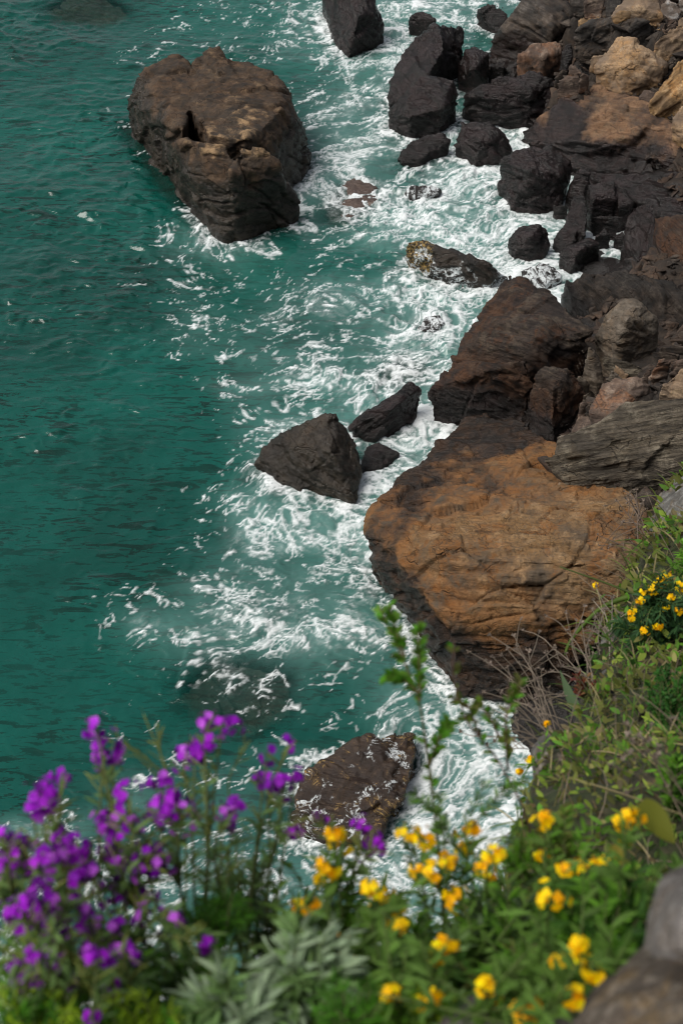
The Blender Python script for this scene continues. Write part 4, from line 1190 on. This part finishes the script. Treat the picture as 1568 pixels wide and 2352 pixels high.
def florets(pl, centres, outs, size, cols, petals=4):
    n = len(centres)
    outs = unit(outs)
    a = unit(np.cross(outs, RS.normal(size=(n, 3))))
    b = np.cross(outs, a)
    for k in range(petals):
        th = 2 * np.pi * k / petals
        d = a * math.cos(th) + b * math.sin(th) + outs * .22
        pl.leaves(centres, d, size * RS.uniform(.85, 1.1, n), size * .95, cols, .10, (.22, .85, 1.0, .62), .14, twist=outs * 6)


def flower_head(parent, tip, axis, rx, rz, nfl, size, palette, buds, origin):
    pl = Plant()
    axis = unit(np.asarray(axis, float))
    v = RS.normal(size=(nfl, 3))
    v = unit(v) * RS.uniform(.35, 1.25, (nfl, 1))
    side = v - (v @ axis)[:, None] * axis
    pos = tip + side * rx + (v @ axis)[:, None] * axis * rz
    florets(pl, pos, v + axis * .25 + np.array([0, -.35, .25]), size, palette[RS.randint(0, len(palette), nfl)])
    nb = max(3, nfl // 3)                     # buds and calyces between the flowers
    bp = tip + RS.normal(size=(nb, 3)) * rx * .4 + axis * RS.uniform(-.2, .8, (nb, 1)) * rz
    pl.leaves(bp, unit(RS.normal(size=(nb, 3)) * .6 + axis), size * .9, size * .42, buds, .05, (.6, 1, .8, .3))
    return pl.build("flower_head", M_PETAL, parent, origin)


def px_size(d):                               # metres per photograph pixel at a distance
    return d * 2 * TV / H0


def flower_plant(name, label, cat, group, base, heads, palette, buds, petal, stem_col, leaf_col, leaf, leafy, dist, extra=0, pods=0, fl=1.0):
    b = D(*base)
    o = root(name, b, label, cat, group)
    st, fo = Plant(), Plant()
    tips = []
    fork = None
    for i, h in enumerate(heads):
        x, y, rx, ry = h[:4]
        d = dist + (h[4] if len(h) > 4 else RS.uniform(-.12, .12))
        tip = D(x, y, d)
        start = b + RS.normal(size=3) * np.array([.02, .02, 0]) if fork is None or RS.rand() < .4 else fork
        pts = curve(start, tip, .05 + .05 * RS.rand(), 10)
        if fork is None:
            fork = pts[5]
        st.tube(pts, np.linspace(.0034, .0018, 10), stem_col)
        dress(fo, pts, int(leafy), leaf, leaf * .17, leaf_col, .05, .85)
        s = px_size(d)
        vol = max(5, int(fl * 15 * (rx * ry) / (40 * 40)))
        flower_head(o, tip, pts[-1] - pts[-3], rx * s * 1.05, ry * s * 1.05, min(int(vol * 1.8), 70), petal, palette, buds, b)
        if pods:
            p, t = along(pts, pods, .55, .9)
            for q, tt in zip(p, t):
                w = unit(np.cross(tt, RS.normal(size=3)))
                st.tube(curve(q, q + w * .035 + tt * .03, .01, 4, .002), .0013, (.16, .18, .04), 4)
    for k in range(extra):                    # shoots that carry leaves only
        e = b + rand_dirs(1, .8)[0] * RS.uniform(.12, .26)
        pts = curve(b + RS.normal(size=3) * .02, e, .03, 8)
        st.tube(pts, np.linspace(.003, .0014, 8), stem_col)
        dress(fo, pts, int(leafy * 1.4), leaf, leaf * .19, leaf_col, .2, 1.0)
    st.build("stem", M_STEM, o, b)
    fo.build("foliage", M_LEAF, o, b)
    return o


GP = "purple wallflowers leaning over the cliff edge"
PSTEM, PBUD = (.085, .105, .035), (.07, .02, .08)
for lab, base, heads in (
    ("purple wallflower with one upright spike alone above the water, second from the left edge", (330, 2400, 2.8), [(222, 1672, 26, 28), (240, 1712, 36, 34), (232, 1745, 30, 18), (268, 1735, 16, 10)]),
    ("purple wallflower head hanging alone at the far left above the water", (130, 2410, 2.75), [(95, 1825, 40, 30), (75, 1865, 26, 30), (118, 1840, 22, 18)]),
    ("tallest purple wallflower, its double head reaching highest above the dark sunken rock", (470, 2330, 2.9), [(510, 1662, 46, 28), (470, 1655, 20, 16), (450, 1728, 42, 34), (420, 1742, 22, 30), (470, 1700, 26, 26)]),
    ("slender wallflower with two small purple tufts left of the kelp covered rock", (560, 2330, 2.95), [(615, 1732, 18, 20), (662, 1710, 22, 18)]),
    ("purple wallflower with a wide flat head just in front of the kelp covered rock", (600, 2320, 2.95), [(615, 1805, 42, 36), (655, 1800, 36, 30), (682, 1780, 12, 18), (670, 1910, 12, 24)]),
    ("purple wallflower nearest the yellow flowers, a drooping violet head", (760, 2260, 3.05), [(832, 1900, 20, 38), (845, 1945, 38, 18), (875, 1945, 18, 12), (735, 1880, 15, 12)]),
    ("purple wallflower with a thick cluster in the middle of the purple mass", (440, 2400, 2.8), [(370, 1800, 34, 26), (375, 1845, 42, 40), (345, 1880, 30, 28), (420, 1880, 34, 30), (285, 1812, 28, 16), (275, 1860, 28, 22)]),
    ("purple wallflower with one loose tuft right of the thick cluster", (520, 2380, 2.85), [(515, 1860, 32, 26), (540, 1845, 18, 14), (525, 1890, 18, 14)]),
    ("purple wallflower right of centre in the dense mass, heads stacked down to the foam", (380, 2420, 2.7), [(240, 1890, 26, 30), (300, 1945, 38, 36), (350, 1985, 34, 40), (245, 1955, 32, 36), (385, 1980, 26, 32), (300, 1890, 20, 24)]),
    ("purple wallflower against the left edge with dark heads over the foam", (60, 2420, 2.65), [(30, 1950, 34, 40), (60, 2005, 40, 34), (12, 1995, 30, 30), (10, 1915, 18, 14)]),
    ("purple wallflower between the left edge plant and the dense mass", (180, 2420, 2.65), [(160, 1935, 38, 34), (115, 1965, 36, 30), (150, 1995, 34, 34), (200, 2015, 34, 30)]),
    ("low purple wallflower in the lower left with broad bright heads", (150, 2440, 2.55), [(90, 2060, 38, 38), (160, 2085, 40, 34), (40, 2105, 34, 38), (120, 2150, 40, 30)]),
    ("low purple wallflower beside the green feathery bush", (330, 2430, 2.6), [(255, 2050, 38, 34), (330, 2060, 34, 28), (402, 2110, 22, 22), (340, 2115, 34, 24), (215, 2140, 30, 28)]),
    ("lowest purple wallflower at the bottom left with small fading heads", (160, 2460, 2.45), [(110, 2215, 30, 28), (230, 2200, 28, 24), (50, 2240, 28, 24), (255, 2262, 26, 18), (160, 2255, 22, 18)]),
):
    if base[0] < 400 and base[1] > 2405:      # small loose heads between the big ones
        heads = heads + [(RS.uniform(max(0, x_ - 90), x_ + 90), RS.uniform(y_ - 45, y_ + 90), RS.uniform(12, 20), RS.uniform(12, 20)) for x_, y_, _a, _b in heads[:5]]
    flower_plant("wallflower_plant", lab, "flower", GP, base, heads, PURPLE, PBUD, .0090, PSTEM, (.12, .20, .060), .045, 14, base[2] - .1, extra=6, pods=5)

GY = "yellow wallflowers on the cliff edge"
YSTEM, YBUD = (.075, .11, .03), (.30, .16, .01)
for lab, base, heads in (
    ("yellow wallflower with two stacked heads beside the drooping violet one", (800, 2240, 3.0), [(770, 1915, 15, 15), (785, 1942, 28, 22), (745, 1992, 28, 22), (740, 2022, 12, 16)]),
    ("leftmost yellow wallflower, a wide flat head above the silvery leaves", (700, 2290, 2.9), [(690, 2075, 30, 16), (712, 2082, 20, 18)]),
    ("yellow wallflower with a stepped head right of the leftmost one", (860, 2300, 2.85), [(858, 2042, 24, 16), (880, 2062, 26, 20), (868, 2090, 28, 16), (925, 2108, 18, 14), (912, 2130, 18, 14)]),
    ("half hidden yellow wallflower low among the silvery leaves", (790, 2330, 2.75), [(795, 2165, 18, 12), (785, 2208, 24, 14)]),
    ("yellow wallflower with two small side by side heads against white foam", (980, 2230, 3.1), [(938, 1912, 20, 16), (978, 1925, 20, 20)]),
    ("yellow wallflower with two heads above one another at the edge of the white foam", (1080, 2200, 3.1), [(1062, 1910, 20, 14), (1085, 1898, 22, 16), (1070, 1955, 22, 20)]),
    ("yellow wallflower with a loose triple head in the middle of the foam", (1010, 2260, 3.0), [(1030, 1980, 18, 22), (988, 2010, 26, 18), (965, 2000, 16, 20)]),
    ("yellow wallflower with a bright double head right of the foam", (1130, 2240, 3.0), [(1118, 2002, 26, 22), (1138, 1968, 22, 16)]),
    ("yellow wallflower with one round head below the foam", (1060, 2290, 2.9), [(1050, 2060, 28, 28)]),
    ("tall yellow wallflower before the brown weeds of the bank", (1250, 2180, 3.1), [(1242, 1898, 22, 24), (1252, 1875, 14, 12), (1242, 1962, 18, 14)]),
    ("yellow wallflower with a short wide head on the right, under the bank", (1310, 2220, 3.0), [(1298, 1992, 20, 16), (1328, 1990, 18, 16)]),
    ("yellow wallflower with a round head left of the grey boulder", (1270, 2280, 2.9), [(1268, 2062, 32, 26)]),
    ("yellow wallflower in front of the big yellowing leaf at the right", (1450, 2120, 2.9), [(1448, 1872, 26, 16), (1440, 1895, 26, 20), (1435, 1930, 8, 8)]),
    ("yellow wallflower with one upright head low in the middle", (1020, 2370, 2.7), [(1020, 2172, 24, 20), (1005, 2195, 18, 14)]),
    ("yellow wallflower with a long diagonal row of heads beside the brown boulder", (1330, 2370, 2.55), [(1325, 2170, 14, 16), (1335, 2205, 30, 22), (1362, 2235, 34, 24), (1385, 2258, 28, 18)]),
    ("yellow wallflower nodding over the brown boulder's left foot", (1310, 2420, 2.45), [(1315, 2292, 22, 16)]),
    ("small yellow wallflower near the bottom edge left of the grey stone", (900, 2400, 2.6), [(898, 2288, 16, 14), (918, 2280, 10, 10)]),
    ("greenish yellow wallflower at the bottom edge touching the small grey stone", (970, 2420, 2.5), [(970, 2312, 24, 18), (998, 2288, 10, 14)]),
    ("yellow wallflower between the two grey stones at the bottom", (1120, 2420, 2.5), [(1115, 2270, 16, 20), (1128, 2302, 16, 12)]),
    ("yellow wallflower cut off by the bottom edge", (1210, 2450, 2.4), [(1208, 2335, 28, 18), (1222, 2310, 12, 14)]),
    ("faded orange wallflower left of the diagonal row", (1285, 2370, 2.6), [(1280, 2212, 14, 12)]),
    ("faint yellow wallflower behind the grey boulder", (1390, 2180, 3.0), [(1385, 1980, 16, 8), (1360, 1990, 10, 8)]),
):
    flower_plant("wallflower_plant", lab, "flower", GY, base, heads, YELLOW, YBUD, .0100, YSTEM, (.095, .18, .032), .05, 13, base[2] - .12, extra=8, fl=1.0)

# the yellow clump in focus on the bank, and two strays
flower_plant("wallflower_plant", "bushy yellow wallflower clump in focus on the bank at the right edge", "flower", GY, (1520, 1470, 6.6),
             [(1500, 1352, 14, 9, 0), (1515, 1335, 8, 7, 0), (1532, 1323, 12, 8, .02), (1476, 1362, 8, 7, 0), (1488, 1362, 9, 8, 0), (1470, 1378, 10, 8, -.02), (1452, 1404, 9, 8, -.02),
              (1449, 1420, 6, 5, -.03), (1480, 1450, 9, 8, -.05), (1508, 1440, 10, 9, -.05), (1523, 1396, 11, 8, 0), (1563, 1350, 12, 10, 0), (1560, 1400, 10, 8, 0), (1540, 1372, 6, 6, 0)],
             YELLOW, YBUD, .011, YSTEM, (.035, .085, .03), .06, 26, 6.35, extra=34, fl=4)
flower_plant("wallflower_plant", "single yellow flower on a bare stalk in front of the huge tan boulder", "flower", GY, (1385, 1480, 6.9), [(1366, 1345, 5, 5, 0)], YELLOW, YBUD, .011, STRAW, GREEN, .04, 4, 6.8, fl=9)
flower_plant("wallflower_plant", "tiny orange flower tufts beside the whitish stone at the bank's tip", "flower", GY, (1235, 1800, 5.2), [(1214, 1745, 6, 6, 0), (1192, 1772, 5, 5, 0), (1256, 1662, 5, 4, .3)], YELLOW, YBUD, .010, YSTEM, GREEN, .04, 8, 5.15, fl=8, extra=4)


# the green shoots standing up in the middle
def shoots(name, label, cat, group, base, lines, cols, leaf, ratio, per, stem_r=.003, stem_col=(.07, .06, .025), prof=(.35, 1, .9, .15), open_=.9):
    b = D(*base)
    o = root(name, b, label, cat, group)
    st, fo = Plant(), Plant()
    for ln in lines:
        K = np.array([D(*p) for p in ln])
        t = np.linspace(0, len(K) - 1, 6 * len(K))
        pts = np.stack([np.interp(t, np.arange(len(K)), K[:, j]) for j in range(3)], 1)
        for _ in range(3):
            pts[1:-1] = (pts[:-2] + pts[1:-1] * 2 + pts[2:]) / 4
        st.tube(pts, np.linspace(stem_r, stem_r * .5, len(pts)), stem_col)
        for c in cols:
            dress(fo, pts, per, leaf, leaf * ratio, c, .12, 1.0, open_, .15, prof)
    st.build("stem", M_STEM, o, b)
    fo.build("foliage", M_LEAF, o, b)
    return o


GS = "green shoots on the cliff edge"
shoots("leafy_shoot", "tall bright green leafy shoot rising in front of the huge tan boulder", "plant", GS, (1020, 2150, 3.2),
       [[(1020, 2150, 3.2), (1008, 1950, 3.1), (985, 1760, 3.05), (962, 1600, 3.0), (915, 1490, 3.0), (872, 1395, 3.0)],
        [(965, 1610, 3.0), (962, 1520, 3.0), (960, 1440, 3.0)], [(930, 1510, 3.0), (905, 1440, 3.0), (895, 1390, 3.0)], [(985, 1760, 3.05), (1010, 1690, 3.0), (1030, 1660, 3.0)],
        [(960, 1590, 3.0), (925, 1560, 3.0), (890, 1550, 3.0)]],
       (BRIGHT, GREEN, (.08, .17, .02)), .026, .42, 22, .0035)
shoots("leafy_shoot", "brownish arching shoot with green tips right of the tall bright one", "plant", GS, (1260, 2050, 3.3),
       [[(1260, 2050, 3.3), (1200, 1850, 3.2), (1140, 1740, 3.15), (1070, 1660, 3.1), (1040, 1560, 3.1), (1042, 1470, 3.1)],
        [(1100, 1690, 3.12), (1075, 1620, 3.1), (1040, 1600, 3.1)], [(1165, 1770, 3.15), (1160, 1680, 3.1), (1165, 1575, 3.1)], [(1150, 1700, 3.12), (1120, 1640, 3.1), (1090, 1610, 3.1)],
        [(1160, 1650, 3.1), (1180, 1600, 3.1), (1195, 1560, 3.1)]],
       (BRIGHT, (.10, .17, .02), OLIVE), .024, .42, 11, .003, (.085, .05, .035))
shoots("leafy_shoot", "feathery pale green stems spreading over the white foam", "plant", GS, (1010, 2250, 3.1),
       [[(1010, 2250, 3.1), (1030, 2080, 3.05), (1060, 1930, 3.0), (1110, 1800, 3.0)], [(1015, 2200, 3.1), (1100, 2050, 3.0), (1180, 1900, 3.0)], [(1010, 2200, 3.1), (960, 2040, 3.05), (930, 1900, 3.0)],
        [(1030, 2080, 3.05), (1020, 1950, 3.0), (1005, 1820, 3.0)], [(1060, 1960, 3.0), (1010, 1880, 3.0), (950, 1820, 3.0)], [(1080, 1900, 3.0), (1150, 1820, 3.0), (1200, 1790, 3.0)]],
       (GREYG, GREEN, (.07, .12, .04)), .028, .16, 26, .002, (.06, .09, .03))
shoots("leafy_shoot", "thin yellow green seed stalks fanning out between the purple spikes", "plant", GS, (420, 2300, 2.9),
       [[(420, 2300, 2.9), (430, 1950, 2.85), (390, 1780, 2.8), (330, 1640, 2.8)], [(430, 1950, 2.85), (400, 1820, 2.82), (270, 1690, 2.8)], [(425, 1900, 2.85), (370, 1740, 2.8), (360, 1660, 2.8)],
        [(400, 1800, 2.82), (310, 1720, 2.8), (245, 1700, 2.8)], [(560, 2300, 2.9), (545, 1950, 2.85), (520, 1790, 2.8), (575, 1700, 2.8)]],
       ((.15, .165, .035),), .035, .07, 9, .0024, (.12, .14, .035), (.6, 1, 1, .5), .5)


# bushes of fine leaves
def bush(name, label, cat, group, centre, dist, rx, ry, n, cols, leaf, ratio, prof=(.35, 1, .8, .08), stems=14, droop=.25):
    b = D(centre[0], centre[1] + ry, dist)
    s = px_size(dist)
    o = root(name, b, label, cat, group)
    st, fo = Plant(), Plant()
    for k in range(stems):
        a = RS.uniform(0, 2 * np.pi)
        rr = math.sqrt(RS.rand())
        tip = D(centre[0] + rx * rr * math.cos(a), centre[1] + ry * rr * math.sin(a), dist - RS.uniform(.0, .8) * s * rx)
        pts = curve(b + RS.normal(size=3) * s * rx * .15, tip, .03, 7)
        st.tube(pts, np.linspace(.0026, .001, 7) * (dist / 2.8) ** .5, (.07, .08, .03), 4)
        dress(fo, pts, n // stems, leaf, leaf * ratio, cols[k % len(cols)], .25, 1.0, .8, droop, prof)
    st.build("stem", M_STEM, o, b)
    fo.build("foliage", M_LEAF, o, b)
    return o


GB = "bushes on the cliff edge"
SILVER = (.25, .33, .21)
bush("silvery_bush", "silver green bush of lobed leaves at the bottom, left of the small grey stone", "plant", GB, (700, 2225), 2.55, 120, 110, 760, (SILVER, GREYG, SILVER), .055, .20, stems=26)
bush("silvery_bush", "silver green bush at the bottom right of the lowest purple flowers", "plant", GB, (540, 2300), 2.5, 110, 80, 420, (GREYG, SILVER), .05, .2, stems=20)
bush("feathery_bush", "bright green feathery tuft right of the purple flowers", "plant", GB, (500, 2105), 2.75, 75, 70, 1300, (BRIGHT, (.045, .13, .015)), .030, .06, stems=30)
bush("feathery_bush", "bright green feathery tuft at the very bottom below the silver green bush", "plant", GB, (810, 2310), 2.45, 90, 70, 800, (BRIGHT, (.05, .15, .015)), .032, .06, stems=28)
bush("feathery_bush", "fresh yellow green tuft in the bottom left corner", "plant", GB, (70, 2340), 2.45, 130, 70, 700, (YELG, BRIGHT), .035, .10, stems=26)
bush("feathery_bush", "low green tuft at the bottom below the lowest purple flowers", "plant", GB, (330, 2340), 2.5, 150, 60, 800, (BRIGHT, GREEN, YELG), .035, .10, stems=30)
bush("wallflower_bush", "dark green leafy bush under the yellow flowers in the middle", "plant", GB, (930, 2200), 2.85, 150, 110, 560, (GREEN, GREYG, DARKG), .05, .19, stems=30)
bush("wallflower_bush", "green leafy bush between the foam and the grey boulder", "plant", GB, (1180, 2130), 2.95, 150, 130, 640, (GREEN, (.06, .10, .04), DARKG), .05, .19, stems=32)
bush("wallflower_bush", "green leafy bush left of the grey boulder at the right", "plant", GB, (1390, 2090), 2.8, 120, 110, 520, (GREEN, DARKG, (.045, .12, .02)), .05, .20, stems=28)
bush("wallflower_bush", "green leafy bush over the two grey stones at the bottom", "plant", GB, (1200, 2240), 2.65, 130, 70, 300, (GREEN, DARKG, OLIVE), .045, .19, stems=24)
bush("wallflower_bush", "grey green leafy bush right of the bright feathery tuft", "plant", GB, (650, 2120), 2.95, 120, 110, 420, (GREYG, (.07, .11, .05)), .045, .17, stems=26)
bush("wallflower_bush", "thin green leaves under the purple flowers above the bottom left corner", "plant", GB, (250, 2230), 2.6, 200, 80, 340, (GREEN, GREYG), .042, .16, stems=26)
bush("round_bush", "rounded fresh green shrub on the bank at the right edge below the yellow clump", "plant", GB, (1535, 1610), 5.2, 60, 90, 1700, ((.03, .10, .018), (.04, .13, .022)), .022, .45, stems=40)
bush("round_bush", "small fresh green tuft at the right edge above the yellow clump", "plant", GB, (1590, 1290), 7.3, 40, 50, 700, ((.06, .15, .02), GREEN), .04, .22, stems=30)
bush("round_bush", "dark green shrub at the right edge above the big yellowing leaf", "plant", GB, (1545, 1800), 4.2, 60, 70, 800, (GREEN, DARKG), .035, .3, stems=30)
bush("red_plant", "small plant with dark red and orange leaves at the left rim of the bank", "plant", None, (1345, 1570), 6.2, 32, 34, 130, ((.15, .035, .02), (.20, .11, .05), (.10, .03, .025)), .032, .35, stems=12)

bush("wallflower_bush", "grey green leafy growth under the purple flowers at the far left", "plant", GB, (90, 2180), 2.55, 130, 130, 420, (GREYG, GREEN, YELG), .042, .15, stems=30)
bush("wallflower_bush", "grey green leafy growth under the purple flowers beside the silver green bush", "plant", GB, (400, 2230), 2.7, 110, 110, 460, (GREYG, GREEN, SILVER), .045, .15, stems=30)
bush("wallflower_bush", "loose leafy growth at the foot of the wide flat purple head", "plant", GB, (560, 2020), 3.0, 110, 100, 300, (GREYG, (.10, .15, .06)), .04, .14, stems=26)
bush("wallflower_bush", "loose grey green growth left of the stepped yellow head", "plant", GB, (790, 2080), 3.0, 110, 90, 420, (GREYG, GREEN), .045, .15, stems=28)
bush("wallflower_bush", "yellow green leafy growth under the tall yellow flower before the bank", "plant", GB, (1270, 1960), 3.2, 110, 110, 620, ((.11, .18, .03), GREEN, OLIVE), .045, .2, stems=32)
bush("wallflower_bush", "bright green leafy growth in front of the brown boulder's left side", "plant", GB, (1390, 2240), 2.6, 70, 80, 420, (BRIGHT, GREEN), .045, .18, stems=24)
bush("wallflower_bush", "leafy growth at the bottom edge beneath the small yellow flowers", "plant", GB, (960, 2320), 2.5, 120, 60, 420, (GREEN, YELG, GREYG), .045, .19, stems=26)

# single big leaves and arching stalks
def single(name, label, cat, lines, width, col, prof=(.3, .8, 1, .8, .4, .05)):
    K = np.array([D(*p) for p in lines])
    t = np.linspace(0, len(K) - 1, 14)
    pts = np.stack([np.interp(t, np.arange(len(K)), K[:, j]) for j in range(3)], 1)
    for _ in range(2):
        pts[1:-1] = (pts[:-2] + pts[1:-1] * 2 + pts[2:]) / 4
    pl = Plant()
    if prof is None:
        pl.tube(pts, np.linspace(width, width * .5, len(pts)), col, 6)
    else:
        w = np.interp(np.linspace(0, 1, 14), np.linspace(0, 1, len(prof)), prof) * width
        tan = unit(np.gradient(pts, axis=0))
        view = unit(pts - np.array([0, 0, CAM_H]))
        sd_ = unit(np.cross(tan, view + np.array([.3, .2, .2])))
        nrm = np.cross(sd_, tan)
        o = pl.nv
        V = np.stack([pts - sd_ * w[:, None] / 2 + nrm * w[:, None] * .15, pts, pts + sd_ * w[:, None] / 2 + nrm * w[:, None] * .15], 1)
        for i in range(13):
            for j in (0, 1):
                pl.f.append([o + 3 * i + j, o + 3 * i + j + 1, o + 3 * i + j + 4, o + 3 * i + j + 3])
        pl.v.append(V.reshape(-1, 3))
        pl.c.append(np.broadcast_to(np.asarray(col, float), (42, 3)))
        pl.nv += 42
    o = pl.build(name, M_LEAF)
    tag(o, label, cat)
    return o


single("arching_stalk", "thick green stalk arching off the bank in front of the huge tan boulder", "plant", [(1440, 1372, 6.9), (1410, 1380, 6.9), (1370, 1400, 6.9), (1325, 1450, 6.9), (1302, 1482, 6.9), (1297, 1505, 6.9)], .013, (.10, .16, .03), None)
single("grass_stalk", "thin straight grass stalk across the lower part of the huge tan boulder", "plant", [(1470, 1370, 7.0), (1380, 1335, 7.0), (1285, 1302, 7.0)], .006, (.09, .12, .035), None)
single("broad_leaf", "long grey green strap leaf pointing up the left rim of the bank", "plant", [(1335, 1650, 5.9), (1305, 1600, 6.0), (1285, 1540, 6.1)], .05, (.085, .13, .065))
single("broad_leaf", "grey green strap leaf lying lower on the bank beside the whitish stone", "plant", [(1320, 1800, 5.0), (1290, 1775, 5.1), (1265, 1750, 5.2)], .045, (.085, .13, .065))
single("broad_leaf", "big yellowing leaf behind the yellow flower at the right", "plant", [(1460, 1870, 3.2), (1500, 1880, 3.15), (1548, 1935, 3.1)], .07, (.13, .14, .02), (.5, 1, 1, .8, .5, .1))
single("broad_leaf", "yellow edged leaf lying left of the big yellowing leaf", "plant", [(1400, 1945, 3.2), (1418, 1965, 3.2), (1445, 2000, 3.15)], .03, (.22, .19, .03), (.5, 1, 1, .8, .5, .1))
single("grass_stalk", "long dry straw lying diagonally across the bank, upper one", "plant", [(1440, 1700, 4.9), (1500, 1755, 4.5), (1600, 1820, 4.0)], .0035, STRAW, None)
single("grass_stalk", "long dry straw lying across the bank lower down", "plant", [(1320, 1790, 4.6), (1420, 1820, 4.2), (1590, 1880, 3.7)], .004, STRAW, None)


# dry weeds with seed heads
def dry_weed(label, base, tips, col=(.16, .13, .10)):
    b = D(*base)
    o = root("dry_weed", b, label, "plant", "dry weeds on the rim of the bank")
    st = Plant()
    r = .0013 * base[2] / 2.6
    for tp in tips:
        e = D(*tp)
        pts = curve(b + RS.normal(size=3) * .03, e, .06, 9, .03)
        st.tube(pts, np.linspace(r * 1.2, r * .6, 9), np.array(col) * RS.uniform(.7, 1.3), 4)
        for k in range(5):
            i = RS.randint(3, 9)
            L = RS.uniform(.05, .20)
            q = pts[i] + unit(pts[min(i, 8)] - pts[i - 2]) * L * .7 + RS.normal(size=3) * L * .45
            bp = curve(pts[i], q, .01, 4, .01)
            st.tube(bp, np.linspace(r * .8, r * .45, 4), np.array(col) * RS.uniform(.7, 1.3), 4)
            m = 7
            st.leaves(np.repeat(q[None], m, 0), rand_dirs(m, .4), .012, .006, (.15, .12, .095), 0, (.5, 1, .8, .3))
        st.leaves(np.repeat(e[None], 8, 0), rand_dirs(8, .4), .014, .007, (.17, .135, .11), 0, (.5, 1, .8, .3))
    st.build("stem", M_STEM, o, b)
    return o


dry_weed("dry brown weed with long bare branches reaching left over the boulder's dark undercut", (1300, 1700, 6.0), [(1125, 1525, 6.0), (1185, 1490, 6.1), (1212, 1495, 6.1), (1150, 1590, 5.9), (1230, 1560, 6.1), (1110, 1690, 5.8)])
dry_weed("tangled dry weed with small seed heads at the rim above the red leaved plant", (1360, 1620, 6.3), [(1270, 1490, 6.5), (1300, 1450, 6.5), (1335, 1430, 6.6), (1255, 1545, 6.4), (1350, 1470, 6.6), (1290, 1530, 6.4), (1230, 1600, 6.2)])
dry_weed("low dry weed hanging over the dark water at the bank's tip", (1290, 1730, 5.7), [(1190, 1650, 5.7), (1165, 1680, 5.6), (1215, 1620, 5.8), (1175, 1720, 5.6), (1240, 1640, 5.8)])
dry_weed("dry weed with round seed heads in front of the slate slab's lower edge", (1480, 1250, 8.4), [(1445, 1140, 8.7), (1460, 1125, 8.7), (1415, 1150, 8.6), (1478, 1150, 8.6), (1430, 1200, 8.5), (1395, 1260, 8.3)], (.12, .09, .07))
dry_weed("pale dry stems rising from the bank left of the yellow clump", (1410, 1560, 6.6), [(1385, 1400, 6.8), (1405, 1370, 6.8), (1425, 1410, 6.8), (1372, 1450, 6.7)], (.22, .19, .15))
dry_weed("brown blurred dry stems crossing the lower right of the bank", (1590, 1880, 3.6), [(1440, 1690, 3.8), (1480, 1700, 3.8), (1400, 1760, 3.7), (1500, 1740, 3.7)], (.11, .085, .06))

# ------------------------------------------------------------------ what covers the bank
def scatter(n, seed, clump=.5):
    rs = np.random.RandomState(seed)
    p = np.stack([rs.uniform(-3, 5.5, n * 6), rs.uniform(.3, 10.5, n * 6)], 1)
    z, e = bank_height(p)
    q = np.stack([p[:, 0], p[:, 1], z], 1)
    x, y, f = project(q)
    r = np.linalg.norm(q - np.array([0, 0, CAM_H]), axis=1)
    ok = (e > -.06) & (x > -250) & (x < W0 + 200) & (y < H0 + 250) & (y > 900) & (f > .5)
    ok &= noise(q * 2.3 + seed) * clump + rs.uniform(0, 1, len(q)) * .6 - .05 > 0
    keep = rs.uniform(0, 1, len(q)) < np.clip((2.6 / r) ** .5, 0, 1)
    q = q[ok & keep]
    return q[:n]


pl = Plant()
q = scatter(26000, 1, .25)
n = len(q)
pal = np.array([OLIVE, GREEN, (.17, .235, .035), (.20, .19, .065), (.10, .21, .03), (.13, .10, .05), (.23, .29, .05), (.065, .13, .03)])
cl = pal[np.clip(((fbm(q * 1.3 + 9, 3) * .9 + .5 + RS.normal(size=n) * .22) * len(pal)).astype(int), 0, len(pal) - 1)]
sz = np.clip(np.linalg.norm(q - np.array([0, 0, CAM_H]), axis=1) / 6, .55, 1.5)
pl.leaves(q + np.array([0, 0, 1]) * RS.uniform(0, .10, (n, 1)) * sz[:, None], rand_dirs(n, .45) + np.array([-.25, .2, .1]), .042 * sz * RS.uniform(.6, 1.5, n), .019 * sz * RS.uniform(.6, 1.4, n), cl, .2, (.4, 1, .85, .1), .35)
tag(pl.build("ground_cover", M_LEAF), "mixed small leaved weeds covering the steep bank", kind="stuff")

pl = Plant()
q = scatter(12000, 2, .45)
n = len(q)
pal = np.array([STRAW, (.10, .13, .03), (.17, .15, .075), (.07, .14, .025), (.12, .17, .04), (.13, .09, .05)])
cl = pal[np.clip(((fbm(q * .9 + 29, 3) * .8 + .5 + RS.normal(size=n) * .25) * len(pal)).astype(int), 0, len(pal) - 1)]
sz = np.clip(np.linalg.norm(q - np.array([0, 0, CAM_H]), axis=1) / 6, .5, 1.3)
pl.leaves(q, rand_dirs(n, .9) + np.array([-.25, .25, .1]), .17 * sz * RS.uniform(.4, 1.4, n), .0065 * sz, cl, .45, (.8, 1, .9, .7, .1), .3)
tag(pl.build("grass", M_LEAF), "tufts of green and straw coloured grass on the steep bank", kind="stuff")

pl = Plant()
q = scatter(900, 3, .6)
for b in q:
    r = np.linalg.norm(b - np.array([0, 0, CAM_H]))
    e = b + (rand_dirs(1, .6)[0] + np.array([-.3, .2, 0])) * RS.uniform(.08, .28) * min(1, r / 5)
    pl.tube(curve(b, e, .03, 5, .03), np.linspace(.0022, .001, 5) * min(1, r / 5), np.array((.17, .135, .10)) * RS.uniform(.5, 1.4), 4)
tag(pl.build("dead_stems", M_STEM), "dead grey brown stems tangled through the weeds of the bank", kind="stuff")
